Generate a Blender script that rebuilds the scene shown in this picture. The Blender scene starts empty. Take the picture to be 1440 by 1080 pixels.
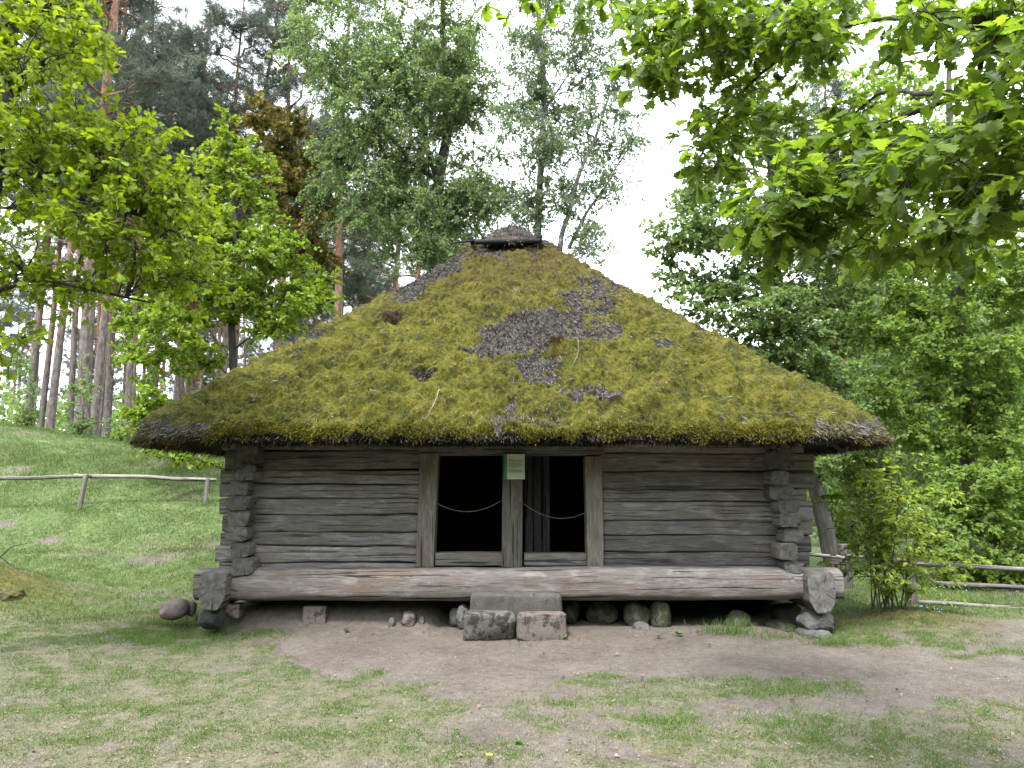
import bpy, math, random
import numpy as np
from math import radians as R

# ------------------------------------------------------------------ camera, world, sun, exposure
S = bpy.context.scene
COL = S.collection
PITCH = R(7.75); CAMH = 1.6; F = 1080.0
cam_d = bpy.data.cameras.new("camera"); cam = bpy.data.objects.new("camera", cam_d); COL.objects.link(cam)
cam_d.sensor_width = 36; cam_d.lens = 27.0; cam_d.clip_start = .05; cam_d.clip_end = 3000
cam.location = (0, 0, CAMH); cam.rotation_euler = (R(90) + PITCH, 0, 0)
S.camera = cam
SUN_EL, SUN_AZ = 62, 205          # azimuth clockwise from +Y
w = bpy.data.worlds.new("World"); S.world = w; w.use_nodes = True
nt = w.node_tree; bg = nt.nodes['Background']
sky = nt.nodes.new('ShaderNodeTexSky'); sky.sky_type = 'NISHITA'; sky.sun_disc = False
sky.sun_elevation = R(SUN_EL); sky.sun_rotation = R(SUN_AZ); sky.dust_density = 4; sky.air_density = 1.2
hs = nt.nodes.new('ShaderNodeHueSaturation'); hs.inputs['Saturation'].default_value = .3
mx = nt.nodes.new('ShaderNodeMix'); mx.data_type = 'RGBA'; mx.inputs['Factor'].default_value = .72
mx.inputs['B'].default_value = (9.1, 9.7, 10.5, 1)   # even cloud deck
nt.links.new(sky.outputs[0], hs.inputs['Color']); nt.links.new(hs.outputs[0], mx.inputs['A'])
nt.links.new(mx.outputs['Result'], bg.inputs['Color']); bg.inputs['Strength'].default_value = .12
ld = bpy.data.lights.new("sun", 'SUN'); ld.energy = 1.5; ld.angle = R(12); ld.color = (1, .98, .95)
sun = bpy.data.objects.new("sun", ld); COL.objects.link(sun)
sun.rotation_euler = (R(90 - SUN_EL), 0, R(180 - SUN_AZ)); sun.location = (0, -20, 40)
S.view_settings.view_transform = 'Standard'; S.view_settings.look = 'None'; S.view_settings.gamma = 1
S.view_settings.exposure = 2.15
cy = S.cycles
cy.max_bounces = 8; cy.diffuse_bounces = 5; cy.glossy_bounces = 2; cy.transmission_bounces = 6; cy.transparent_max_bounces = 4
cy.caustics_reflective = False; cy.caustics_refractive = False

# ------------------------------------------------------------------ camera geometry helpers (where in the world a thing stands)
cT, sT = math.cos(PITCH), math.sin(PITCH)
def P(u, v, Y):
    """world point at distance Y in front of the photographer, from photo bearings"""
    u = np.asarray(u, float); v = np.asarray(v, float); Y = np.asarray(Y, float)
    zz = -(v - 540) / F; xx = (u - 720) / F
    dy = cT - zz * sT; dz = sT + zz * cT
    t = Y / dy
    return np.stack(np.broadcast_arrays(xx * t, Y, CAMH + dz * t), -1)
def G(u, v, z=0.):
    zz = -(v - 540) / F; dz = sT + zz * cT; dy = cT - zz * sT
    t = (z - CAMH) / dz
    return ((u - 720) / F * t, dy * t)
def proj(p):
    p = np.asarray(p); x = p[..., 0]; y = p[..., 1]; z = p[..., 2] - CAMH
    d = y * cT + z * sT; h = -y * sT + z * cT
    d = np.maximum(d, .01)
    return 720 + F * x / d, 540 - F * h / d
def PX(u, Y): return float(P(u, 687, Y)[0])
def PZ(v, Y): return float(P(720, v, Y)[2])

# ------------------------------------------------------------------ noise
def _h(ix, iy, iz, s):
    a = (ix.astype(np.int64) * 374761393 + iy.astype(np.int64) * 668265263 + iz.astype(np.int64) * 2147483647 + s * 144665) & 0xffffffff
    a = ((a ^ (a >> 13)) * 1274126177) & 0xffffffff
    a = ((a ^ (a >> 16)) * 2246822519) & 0xffffffff
    return ((a ^ (a >> 15)) & 0xffffff) / float(0xffffff)
def vnoise(p, s=0):
    p = np.asarray(p, float); i = np.floor(p).astype(np.int64); f = p - i; f = f * f * (3 - 2 * f)
    x, y, z = i[..., 0], i[..., 1], i[..., 2]; r = 0
    for dx in (0, 1):
        for dy in (0, 1):
            for dz in (0, 1):
                wt = (f[..., 0] if dx else 1 - f[..., 0]) * (f[..., 1] if dy else 1 - f[..., 1]) * (f[..., 2] if dz else 1 - f[..., 2])
                r = r + wt * _h(x + dx, y + dy, z + dz, s)
    return r * 2 - 1
def fbm(p, o=4, s=0, g=.5):
    r = 0; a = 1; p = np.asarray(p, float); t = 0
    for k in range(o):
        r = r + a * vnoise(p, s + k * 17); t += a; a *= g; p = p * 2.03 + 11.7
    return r / t
def worley(p, s=0):
    p = np.asarray(p, float); i = np.floor(p).astype(np.int64); best = np.full(p.shape[:-1], 9.)
    for dx in (-1, 0, 1):
        for dy in (-1, 0, 1):
            for dz in (-1, 0, 1):
                c = i + np.array([dx, dy, dz])
                q = np.stack([c[..., k] + _h(c[..., 0], c[..., 1], c[..., 2], s + 5 * k) for k in range(3)], -1)
                best = np.minimum(best, ((q - p) ** 2).sum(-1))
    return np.sqrt(best)
def p2(x, y, k=1., z=0.): 
    x, y = np.broadcast_arrays(x, y); return np.stack([x * k, y * k, np.full(x.shape, z) + .5], -1)
def sst(a, b, x):
    t = np.clip((x - a) / (b - a), 0, 1); return t * t * (3 - 2 * t)
def nrm(v): return v / np.maximum(np.linalg.norm(v, axis=-1, keepdims=True), 1e-9)

# ------------------------------------------------------------------ mesh helpers
class MB:
    def __init__(s): s.v = []; s.f = []; s.m = []; s.n = 0; s.a = {}
    def add(s, v, faces, mat=0, **attr):
        v = np.asarray(v, float).reshape(-1, 3)
        for f in (faces if isinstance(faces, list) else [faces]):
            f = np.asarray(f, np.int64)
            if f.size: s.f.append(f + s.n); s.m.append(mat)
        for k in set(list(s.a) + list(attr)):
            if k not in s.a: s.a[k] = [np.zeros((s.n,) + np.asarray(attr[k]).shape[1:])] if s.n else []
            s.a[k].append(np.asarray(attr[k], float) if k in attr else np.zeros((len(v),) + s.a[k][0].shape[1:]))
        s.v.append(v); s.n += len(v); return s
    def build(s, name, mats, parent=None, smooth=True, origin=None):
        v = np.concatenate(s.v)
        if origin is not None: v = v - np.array(origin)
        me = bpy.data.meshes.new(name)
        nl = sum(f.size for f in s.f); nf = sum(len(f) for f in s.f)
        me.vertices.add(len(v)); me.vertices.foreach_set('co', v.astype(np.float32).ravel())
        me.loops.add(nl); me.polygons.add(nf)
        me.loops.foreach_set('vertex_index', np.concatenate([f.ravel() for f in s.f]).astype(np.int32))
        tot = np.concatenate([np.full(len(f), f.shape[1]) for f in s.f])
        st = np.concatenate([[0], np.cumsum(tot)[:-1]])
        me.polygons.foreach_set('loop_start', st.astype(np.int32)); me.polygons.foreach_set('loop_total', tot.astype(np.int32))
        me.polygons.foreach_set('material_index', np.concatenate([np.full(len(f), m) for f, m in zip(s.f, s.m)]).astype(np.int32))
        me.update(calc_edges=True)
        me.polygons.foreach_set('use_smooth', np.full(nf, bool(smooth)))
        for k, parts in s.a.items():
            a = np.concatenate(parts)
            at = me.attributes.new(k, 'FLOAT' if a.ndim == 1 else 'FLOAT_VECTOR', 'POINT')
            at.data.foreach_set('value' if a.ndim == 1 else 'vector', a.astype(np.float32).ravel())
        for m in (mats if isinstance(mats, (list, tuple)) else [mats]): me.materials.append(m)
        o = bpy.data.objects.new(name, me); COL.objects.link(o)
        if parent: o.parent = parent
        if origin is not None: o.location = origin
        return o
def tag(o, label=None, cat=None, group=None, kind=None):
    if label: o['label'] = label
    if cat: o['category'] = cat
    if group: o['group'] = group
    if kind: o['kind'] = kind
    return o
def empty(name, loc=(0, 0, 0), parent=None):
    o = bpy.data.objects.new(name, None); COL.objects.link(o); o.location = loc; o.empty_display_size = .2
    if parent: o.parent = parent
    return o
def part_empty(name, parent):
    return empty(name, (0, 0, 0), parent)

def tubes(P_, R_, k=5, caps=False):
    """P_ (B,n,3), R_ (B,n) -> verts, faces, lc (along, across, across)"""
    P_ = np.asarray(P_, float); R_ = np.asarray(R_, float); B, n, _ = P_.shape
    T = nrm(np.gradient(P_, axis=1))
    ref = np.where(np.abs(T[:, :1, 2:3]) > .85, np.array([1., .1, 0]), np.array([0, 0, 1.]))
    ref = np.broadcast_to(ref, T.shape)
    A = nrm(np.cross(ref, T)); Bn = np.cross(T, A)
    th = np.arange(k) * 2 * np.pi / k
    c, s_ = np.cos(th)[None, None, :, None], np.sin(th)[None, None, :, None]
    off = (A[:, :, None] * c + Bn[:, :, None] * s_) * R_[:, :, None, None]
    V = P_[:, :, None] + off
    L = np.concatenate([np.zeros((B, 1)), np.cumsum(np.linalg.norm(np.diff(P_, axis=1), axis=-1), 1)], 1)
    lc = np.stack(np.broadcast_arrays(L[:, :, None], np.cos(th) * R_[:, :, None], np.sin(th) * R_[:, :, None]), -1)
    b, i, j = np.meshgrid(np.arange(B), np.arange(n - 1), np.arange(k), indexing='ij')
    j2 = (j + 1) % k
    idx = lambda b, i, j: (b * n + i) * k + j
    f = np.stack([idx(b, i, j), idx(b, i, j2), idx(b, i + 1, j2), idx(b, i + 1, j)], -1).reshape(-1, 4)
    fs = [f]
    if caps:
        for bb in range(B):
            fs.append(np.array([[idx(bb, 0, j) for j in range(k)][::-1]])); fs.append(np.array([[idx(bb, n - 1, j) for j in range(k)]]))
    return V.reshape(-1, 3), fs, lc.reshape(-1, 3)
def resample(pts, n):
    pts = np.asarray(pts, float); d = np.concatenate([[0], np.cumsum(np.linalg.norm(np.diff(pts, axis=0), axis=1))])
    t = np.linspace(0, d[-1], n); return np.stack([np.interp(t, d, pts[:, k]) for k in range(pts.shape[1])], 1)
def inst(tv, tf, pos, d, up, size):
    """copies of a small template (x across, y along, z normal)"""
    tv = np.asarray(tv, float); Yd = nrm(d); X = nrm(np.cross(Yd, up)); Z = np.cross(X, Yd)
    sz = np.asarray(size, float)
    if sz.ndim == 1: sz = np.stack([sz] * 3, -1)
    V = pos[:, None] + X[:, None] * (tv[None, :, 0:1] * sz[:, None, 0:1]) + Yd[:, None] * (tv[None, :, 1:2] * sz[:, None, 1:2]) + Z[:, None] * (tv[None, :, 2:3] * sz[:, None, 2:3])
    M, K = len(pos), len(tv); base = (np.arange(M) * K)[:, None, None]
    return V.reshape(-1, 3), [(np.array(f)[None] + base).reshape(-1, len(f[0])) for f in tf]

KITE = ([(0, 0, 0), (-.36, .45, .1), (0, 1, -.05), (.36, .45, .1)], [[(0, 3, 2), (0, 2, 1)]])
ROUND = ([(0, 0, 0), (-.38, .3, .08), (-.3, .72, .06), (0, 1, -.06), (.3, .72, .06), (.38, .3, .08), (0, .5, 0)],
         [[(0, 6, 2, 1), (0, 5, 4, 6)], [(6, 3, 2), (6, 4, 3)]])
OVATE = ([(0, 0, 0), (-.2, .22, .06), (-.24, .5, .05), (-.1, .8, -.04), (0, 1.05, -.14), (.1, .8, -.04), (.24, .5, .05), (.2, .22, .06), (0, .3, 0), (0, .6, -.02)],
         [[(0, 8, 2, 1), (8, 9, 3, 2), (0, 7, 6, 8), (8, 6, 5, 9)], [(9, 4, 3), (9, 5, 4)]])
BLADE = ([(-.5, 0, 0), (.5, 0, 0), (0, 1, 0)], [[(0, 1, 2)]])
STRAW = ([(-.5, 0, 0), (.5, 0, 0), (.5, 1, 0), (-.5, 1, 0)], [[(0, 1, 2, 3)]])
NEEDLE = ([(-.05, 0, 0), (.05, 0, 0), (0, 1, 0), (-.42, .85, .1), (-.3, .86, .12), (.42, .85, .1), (.3, .88, .12), (0, .8, -.5), (.1, .82, -.45), (0, .8, .5), (.1, .82, .45)],
          [[(0, 1, 2), (0, 4, 3), (1, 5, 6), (0, 7, 8), (0, 10, 9)]])
def lobed(widths, curl=.1):
    n = len(widths); y = np.linspace(0, 1, n); v = []; 
    for i in range(n): v.append((0, y[i], -curl * y[i] ** 2))
    for sgn in (-1, 1):
        for i in range(n): v.append((sgn * widths[i], y[i] + (.05 if widths[i] > .15 else 0), .12 * widths[i] * 2 - curl * y[i] ** 2 - .35 * widths[i] ** 2))
    f = []
    for i in range(n - 1):
        f.append((i, i + 1, n + i + 1, n + i)); f.append((i + 1, i, 2 * n + i, 2 * n + i + 1))
    return v, [f]
_y = np.linspace(0, 1, 27)
_w = np.interp(_y, [0, .12, .2, .65, .85, 1], [.012, .012, .12, .35, .27, .0]) * (.42 + .58 * np.abs(np.sin(np.pi * 4.6 * (_y - .14))) ** .8); _w[-1] = .01
OAK_BIG = lobed([float(q) for q in _w], .20)
OAK_SM = lobed([.015, .05, .18, .08, .28, .12, .34, .16, .2, .02], .12)

# ------------------------------------------------------------------ materials
class NT:
    def __init__(s, name):
        s.m = bpy.data.materials.new(name); s.m.use_nodes = True; s.t = s.m.node_tree; s.N = s.t.nodes
        s.b = s.N['Principled BSDF']; s.out = s.N['Material Output']; s.b.inputs['Roughness'].default_value = .85
        s.b.inputs['Specular IOR Level'].default_value = .2
    def n(s, typ, **kw):
        x = s.N.new(typ)
        for k, v in kw.items():
            if k.startswith('i_'): x.inputs[k[2:].replace('_', ' ')].default_value = v
            else: setattr(x, k, v)
        return x
    def l(s, a, b): s.t.links.new(a, b)
    def coord(s, kind='Object'): return s.n('ShaderNodeTexCoord').outputs[kind]
    def attr(s, name, out='Fac'): 
        x = s.n('ShaderNodeAttribute'); x.attribute_name = name; return x.outputs[out]
    def map(s, vec, scale=(1, 1, 1), loc=(0, 0, 0)):
        x = s.n('ShaderNodeMapping'); x.inputs['Scale'].default_value = scale; x.inputs['Location'].default_value = loc; s.l(vec, x.inputs['Vector']); return x.outputs[0]
    def noise(s, vec, scale=5, detail=4, rough=.55, dist=0):
        x = s.n('ShaderNodeTexNoise'); x.inputs['Scale'].default_value = scale; x.inputs['Detail'].default_value = detail
        x.inputs['Roughness'].default_value = rough; x.inputs['Distortion'].default_value = dist; s.l(vec, x.inputs['Vector']); return x.outputs['Fac']
    def ramp(s, fac, stops, interp='LINEAR'):
        x = s.n('ShaderNodeValToRGB'); r = x.color_ramp; r.interpolation = interp
        while len(r.elements) < len(stops): r.elements.new(.5)
        for e, (p, c) in zip(r.elements, stops):
            e.position = p; e.color = tuple(c) + (1,) if not np.isscalar(c) else (c, c, c, 1)
        s.l(fac, x.inputs[0]); return x.outputs[0]
    def mix(s, f, a, b, typ='MIX'):
        x = s.n('ShaderNodeMix'); x.data_type = 'RGBA'; x.blend_type = typ
        for sock, val in (('Factor', f), ('A', a), ('B', b)):
            tgt = x.inputs[sock] if sock == 'Factor' else [i for i in x.inputs if i.name == sock and i.type == 'RGBA'][0]
            if isinstance(val, (int, float)): tgt.default_value = val if sock == 'Factor' else (val, val, val, 1)
            elif isinstance(val, tuple): tgt.default_value = val + (1,)
            else: s.l(val, tgt)
        return x.outputs['Result'] if False else [o for o in x.outputs if o.type == 'RGBA'][0]
    def math(s, op, a, b=0., c=None):
        x = s.n('ShaderNodeMath'); x.operation = op
        for i, val in enumerate((a, b)):
            if isinstance(val, (int, float)): x.inputs[i].default_value = val
            else: s.l(val, x.inputs[i])
        return x.outputs[0]
    def vadd(s, a, b):
        x = s.n('ShaderNodeVectorMath'); x.operation = 'ADD'; s.l(a, x.inputs[0])
        if isinstance(b, tuple): x.inputs[1].default_value = b
        else: s.l(b, x.inputs[1])
        return x.outputs[0]
    def bump(s, h, strength=.5, dist=.01):
        x = s.n('ShaderNodeBump'); x.inputs['Strength'].default_value = strength; x.inputs['Distance'].default_value = dist
        s.l(h, x.inputs['Height']); s.l(x.outputs[0], s.b.inputs['Normal'])
    def done(s, col=None, rough=None):
        if col is not None:
            if isinstance(col, tuple): s.b.inputs['Base Color'].default_value = col + (1,)
            else: s.l(col, s.b.inputs['Base Color'])
        if rough is not None: s.b.inputs['Roughness'].default_value = rough
        return s.m

def leafmat(name, cols, trans=.4, tcol=None, rough=.5, spec=.35):
    t = NT(name); g = t.n('ShaderNodeNewGeometry')
    rnd = g.outputs['Random Per Island']
    k = len(cols); col = t.ramp(rnd, [(i / (k - 1), c) for i, c in enumerate(cols)])
    big = t.noise(t.coord('Object'), 1.3, 3)
    col = t.mix(t.ramp(big, [(.35, 0.), (.7, .45)]), col, cols[0])
    t.b.inputs['Specular IOR Level'].default_value = spec; t.done(col, rough)
    tr = t.n('ShaderNodeBsdfTranslucent'); tc = t.mix(1., col, tcol or (1.5, 1.5, .7), 'MULTIPLY'); t.l(tc, tr.inputs['Color'])
    mxs = t.n('ShaderNodeMixShader'); mxs.inputs[0].default_value = trans
    t.l(t.b.outputs[0], mxs.inputs[1]); t.l(tr.outputs[0], mxs.inputs[2]); t.l(mxs.outputs[0], t.out.inputs['Surface'])
    return t.m

def woodmat(name, cols, crack=.9, warm=(.16, .105, .07), warmamt=.5, tint=1., lich=0.):
    t = NT(name); v = t.attr('lc', 'Vector'); oi = t.n('ShaderNodeObjectInfo').outputs['Random']
    cmb = t.n('ShaderNodeCombineXYZ'); t.l(t.math('MULTIPLY', oi, 37.), cmb.inputs[0]); t.l(t.math('MULTIPLY', oi, 11.), cmb.inputs[1]); t.l(t.math('MULTIPLY', oi, 23.), cmb.inputs[2])
    v = t.vadd(v, cmb.outputs[0])
    g1 = t.noise(t.map(v, (1.5, 36, 36)), 2.2, 8, .74, .3)
    g2 = t.noise(t.map(v, (5, 120, 120)), 1.5, 4, .7, .2)
    big = t.noise(t.map(v, (.8, 2.2, 2.2)), 1.6, 4, .55, .5)
    col = t.ramp(t.math('ADD', t.math('MULTIPLY', g1, .6), t.math('MULTIPLY', g2, .4)), [(.30, cols[0]), (.42, cols[1]), (.56, cols[2]), (.72, cols[3])])
    col = t.mix(t.ramp(big, [(.46, 0.), (.66, warmamt)]), col, warm)
    sil = t.noise(t.map(v, (1.4, 5, 5)), 2.3, 6, .7, .6)
    col = t.mix(t.ramp(sil, [(.50, 0.), (.68, .4)]), col, tuple(min(1, c * 1.25) for c in cols[3]))
    cr = t.noise(t.map(v, (.7, 34, 34)), 1.15, 5, .5, .6)
    crk = t.ramp(cr, [(.0, 1.), (.375, .9), (.40, 0.)])
    col = t.mix(t.math('MULTIPLY', crk, crack), col, tuple(c * .18 for c in cols[0]))
    vor = t.n('ShaderNodeTexVoronoi'); vor.feature = 'F1'; vor.inputs['Scale'].default_value = 1.7; t.l(t.map(v, (.8, 1.6, 1.6)), vor.inputs['Vector'])
    kn = t.ramp(vor.outputs['Distance'], [(.03, 1.), (.075, 0.)])
    col = t.mix(t.math('MULTIPLY', kn, .75), col, tuple(c * .45 for c in warm))
    hv = t.ramp(oi, [(0., .62), (.5, .95), (1., 1.3)]); col = t.mix(1., col, hv, 'MULTIPLY')
    if lich:
        lf = t.noise(t.coord('Object'), 14, 6, .7); col = t.mix(t.ramp(lf, [(.6, 0.), (.68, lich)]), col, (.16, .19, .12))
    h = t.math('SUBTRACT', t.math('ADD', t.math('MULTIPLY', g1, .7), t.math('MULTIPLY', g2, .35)), t.math('MULTIPLY', crk, .8))
    t.bump(h, .8, .006); return t.done(col, .8)
def endmat(name, base, dark):
    t = NT(name); v = t.attr('lc', 'Vector'); oi = t.n('ShaderNodeObjectInfo').outputs['Random']
    sp = t.n('ShaderNodeSeparateXYZ'); t.l(v, sp.inputs[0])
    r = t.math('SQRT', t.math('ADD', t.math('POWER', t.math('ABSOLUTE', sp.outputs[1]), 2.), t.math('POWER', t.math('ABSOLUTE', sp.outputs[2]), 2.)))
    ns = t.noise(v, 9, 3); ring = t.math('SINE', t.math('MULTIPLY', t.math('ADD', r, t.math('MULTIPLY', ns, .03)), 520.))
    ang = t.math('ARCTAN2', sp.outputs[1], sp.outputs[2]); cm = t.n('ShaderNodeCombineXYZ'); t.l(t.math('MULTIPLY', ang, 2.6), cm.inputs[0]); t.l(t.math('MULTIPLY', r, 2.), cm.inputs[1]); t.l(t.math('MULTIPLY', oi, 50.), cm.inputs[2])
    rad = t.noise(cm.outputs[0], 2.2, 3, .5); crk = t.ramp(rad, [(.34, 1.), (.38, 0.)])
    big = t.noise(v, 14, 4)
    col = t.mix(t.ramp(big, [(.3, 0.), (.7, 1.)]), base, dark)
    col = t.mix(t.math('MULTIPLY', t.math('ADD', ring, 1.), .13), col, tuple(c * .5 for c in dark))
    col = t.mix(t.math('MULTIPLY', crk, .9), col, tuple(c * .15 for c in dark))
    t.bump(t.math('SUBTRACT', t.math('MULTIPLY', ring, .12), crk), .7, .006); return t.done(col, .85)
def barkmat(name, cols, scale=1., bump=.8, dist=.03, zs=.25):
    t = NT(name); v = t.map(t.coord('Object'), (1, 1, zs))
    a = t.noise(v, 14 * scale, 6, .65, .4); b = t.noise(v, 2.5 * scale, 3)
    col = t.ramp(a, [(.3, cols[0]), (.5, cols[1]), (.68, cols[2])]); col = t.mix(t.ramp(b, [(.4, 0.), (.7, .6)]), col, cols[1])
    t.bump(a, bump, dist); return t.done(col, .9)

M = {}
GREY = [(.045, .041, .039), (.115, .107, .103), (.20, .192, .19), (.35, .342, .345)]
M['wood'] = woodmat('weathered_log', GREY, warm=(.13, .095, .07), warmamt=.4, crack=.7)
M['beam'] = woodmat('weathered_beam', [(.030, .026, .023), (.085, .074, .067), (.155, .142, .134), (.26, .25, .247)], warm=(.11, .072, .05), warmamt=.55)
M['post'] = woodmat('weathered_post', [(.036, .031, .026), (.105, .092, .08), (.18, .162, .144), (.29, .27, .25)], warm=(.10, .075, .055), warmamt=.5)
M['dark'] = woodmat('shade_and_ridge_wood', [(.004, .004, .005), (.008, .008, .009), (.013, .013, .014), (.02, .02, .021)], warmamt=.1)  # near-black colour paints in the interior's darkness; the ridge poles share it
M['fence'] = woodmat('fence_wood', [(.05, .045, .038), (.12, .108, .095), (.20, .185, .168), (.33, .315, .30)], warm=(.13, .10, .07), warmamt=.4)
M['end'] = endmat('end_grain', (.16, .153, .146), (.068, .064, .061))
M['enddark'] = endmat('end_grain_dark', (.12, .117, .115), (.055, .053, .052))
M['doorwood'] = woodmat('dim_door_wood', [(.01, .011, .012), (.025, .027, .03), (.045, .047, .05), (.08, .082, .085)], warmamt=.1)  # door leaf colour darkened to paint in the dimness behind the doorway

def roofmat():
    t = NT('mossy_thatch'); o = t.coord('Object'); moss = t.attr('moss'); brown = t.attr('brown')
    a = t.noise(o, 3.2, 5, .6); b = t.noise(o, 22, 5, .65); c = t.noise(o, 75, 4, .7)
    mc = t.ramp(t.math('ADD', t.math('MULTIPLY', a, .55), t.math('MULTIPLY', b, .45)), [(.34, (.016, .019, .005)), (.42, (.050, .056, .009)), (.49, (.10, .10, .012)), (.57, (.155, .145, .019)), (.67, (.16, .125, .035))])
    mc = t.mix(t.ramp(c, [(.36, .85), (.50, 0.)]), mc, (.022, .018, .007))
    hgt = t.n('ShaderNodeSeparateXYZ'); t.l(o, hgt.inputs[0])
    up = t.math('MULTIPLY', t.ramp(t.math('DIVIDE', hgt.outputs[2], 6.), [(.6, 0.), (.88, .85)]), t.ramp(b, [(.38, .25), (.58, 1.)]))
    mc = t.mix(up, mc, (.085, .052, .022))
    st = t.noise(t.map(o, (60, 14, 14)), 1.6, 5, .7); st2 = t.noise(o, 8, 4, .6)
    sc = t.ramp(st, [(.3, (.02, .017, .015)), (.45, (.065, .057, .050)), (.58, (.135, .125, .115)), (.7, (.22, .21, .195))])
    sc = t.mix(t.ramp(st2, [(.4, 0.), (.7, .6)]), sc, (.06, .04, .033))
    f = t.ramp(t.math('ADD', moss, t.math('MULTIPLY', t.math('SUBTRACT', b, .5), .5)), [(.42, 0.), (.58, 1.)])
    col = t.mix(f, sc, mc); col = t.mix(brown, col, t.ramp(c, [(.35, (.012, .007, .005)), (.65, (.06, .03, .02))]))
    t.bump(t.math('ADD', t.math('MULTIPLY', b, .6), c), 1., .03); return t.done(col, .95)
M['roof'] = roofmat()
M['moss'] = leafmat('moss_tuft', [(.026, .030, .004), (.078, .086, .008), (.135, .135, .013), (.20, .19, .022), (.28, .245, .07), (.055, .040, .016)], .25, (1.2, 1.2, .8), .9, .05)
M['straw'] = leafmat('grey_straw', [(.025, .022, .019), (.07, .063, .055), (.14, .13, .118), (.26, .25, .235)], .08, (1, 1, 1), .8, .1)
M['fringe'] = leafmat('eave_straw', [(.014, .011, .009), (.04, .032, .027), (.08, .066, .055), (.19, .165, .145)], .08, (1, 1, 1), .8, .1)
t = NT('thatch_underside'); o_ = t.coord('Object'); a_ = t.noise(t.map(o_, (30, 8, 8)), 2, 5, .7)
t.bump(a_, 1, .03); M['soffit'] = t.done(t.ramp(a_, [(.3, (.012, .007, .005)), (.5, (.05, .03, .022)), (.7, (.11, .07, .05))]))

def stonemat(name, a, b, c, moss=0., mosscol=(.04, .06, .012), sp=.5):
    t = NT(name); o = t.coord('Object'); n1 = t.noise(o, 5, 5, .6); n2 = t.noise(o, 60, 4, .7); n3 = t.noise(o, 9, 5, .7, .3)
    col = t.ramp(n1, [(.35, a), (.62, b)]); col = t.mix(t.ramp(n2, [(.4, sp), (.55, 0.)]), col, c)
    if moss: col = t.mix(t.ramp(n3, [(.62 - moss * .4, 0.), (.72 - moss * .4, .9)]), col, mosscol)
    t.bump(t.math('ADD', n1, t.math('MULTIPLY', n2, .4)), .8, .02); return t.done(col, .9)
M['pink'] = stonemat('pink_granite', (.145, .115, .108), (.21, .17, .162), (.09, .068, .064))
M['grey'] = stonemat('grey_granite', (.065, .063, .061), (.135, .13, .127), (.04, .038, .036))
M['step'] = stonemat('worn_step_stone', (.06, .058, .05), (.105, .10, .088), (.05, .05, .042), .12, (.03, .033, .022))
M['stepl'] = stonemat('lichen_stone', (.10, .094, .088), (.16, .15, .14), (.05, .047, .044), .40, (.022, .022, .017))
M['steppink'] = stonemat('rosy_stone', (.13, .118, .108), (.185, .15, .135), (.08, .068, .062), .3, (.035, .034, .027))
M['mossy'] = stonemat('mossy_stone', (.055, .052, .043), (.095, .088, .074), (.03, .028, .022), .5, (.022, .030, .009))
M['stump'] = stonemat('weathered_stump', (.04, .036, .03), (.09, .08, .07), (.02, .018, .015), .5, (.07, .065, .015))
M['bluish'] = stonemat('dark_slate_stone', (.035, .04, .04), (.075, .08, .077), (.02, .021, .021), .25)

def groundmat():
    t = NT('ground'); o = t.coord('Object'); g = t.attr('grass'); ms = t.attr('mossy')
    a = t.noise(o, 1.6, 5, .6); b = t.noise(o, 14, 5, .65); c = t.noise(o, 90, 3, .7); d = t.noise(t.map(o, (1, 1, 1), (7, 3, 0)), 4.5, 4)
    dirt = t.ramp(t.math('ADD', t.math('MULTIPLY', a, .5), t.math('MULTIPLY', b, .5)), [(.32, (.068, .055, .045)), (.5, (.120, .101, .086)), (.66, (.168, .145, .126))])
    dirt = t.mix(t.ramp(c, [(.36, .6), (.5, 0.)]), dirt, (.05, .038, .03))
    dirt = t.mix(t.ramp(c, [(.6, 0.), (.7, .5)]), dirt, (.26, .225, .18))
    gr = t.ramp(b, [(.3, (.042, .048, .019)), (.48, (.085, .088, .045)), (.66, (.155, .138, .095))])
    gr = t.mix(t.ramp(d, [(.42, 0.), (.6, .7)]), gr, (.145, .125, .096))
    gr = t.mix(t.ramp(c, [(.3, .5), (.5, 0.)]), gr, (.03, .03, .015))
    lu = t.attr('lush'); lg = t.ramp(b, [(.3, (.03, .05, .014)), (.5, (.062, .095, .028)), (.68, (.11, .14, .05))]); lg = t.mix(t.ramp(d, [(.5, 0.), (.7, .55)]), lg, (.16, .17, .07)); gr = t.mix(lu, gr, lg)
    f = t.ramp(t.math('ADD', g, t.math('MULTIPLY', t.math('SUBTRACT', b, .5), .7)), [(.3, 0.), (.7, 1.)])
    col = t.mix(f, dirt, gr)
    mo = t.ramp(b, [(.35, (.05, .04, .022)), (.5, (.09, .075, .02)), (.65, (.12, .12, .02))]); col = t.mix(ms, col, mo)
    t.bump(t.math('ADD', t.math('MULTIPLY', b, .7), t.math('MULTIPLY', c, .5)), .9, .02); return t.done(col, .95)
M['ground'] = groundmat()
M['grass'] = leafmat('grass_blade', [(.042, .095, .015), (.066, .14, .022), (.095, .185, .032), (.14, .215, .048), (.21, .20, .10)], .3, (1.3, 1.3, .8), .6, .2)
M['lush'] = leafmat('lush_grass_blade', [(.04, .08, .018), (.065, .12, .027), (.095, .155, .038), (.15, .19, .06), (.22, .21, .12)], .35, (1.3, 1.3, .7), .55, .25)
M['litter'] = leafmat('leaf_litter', [(.20, .16, .10), (.10, .06, .035), (.30, .26, .19), (.06, .04, .03), (.25, .17, .06)], .1, (1, 1, 1), .8, .1)
M['grit'] = leafmat('grit', [(.05, .042, .036), (.10, .085, .072), (.16, .14, .125), (.26, .24, .22)], 0., (1, 1, 1), .9, .1)
M['weed'] = leafmat('weed_leaf', [(.06, .13, .025), (.10, .19, .04)], .3)
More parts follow.
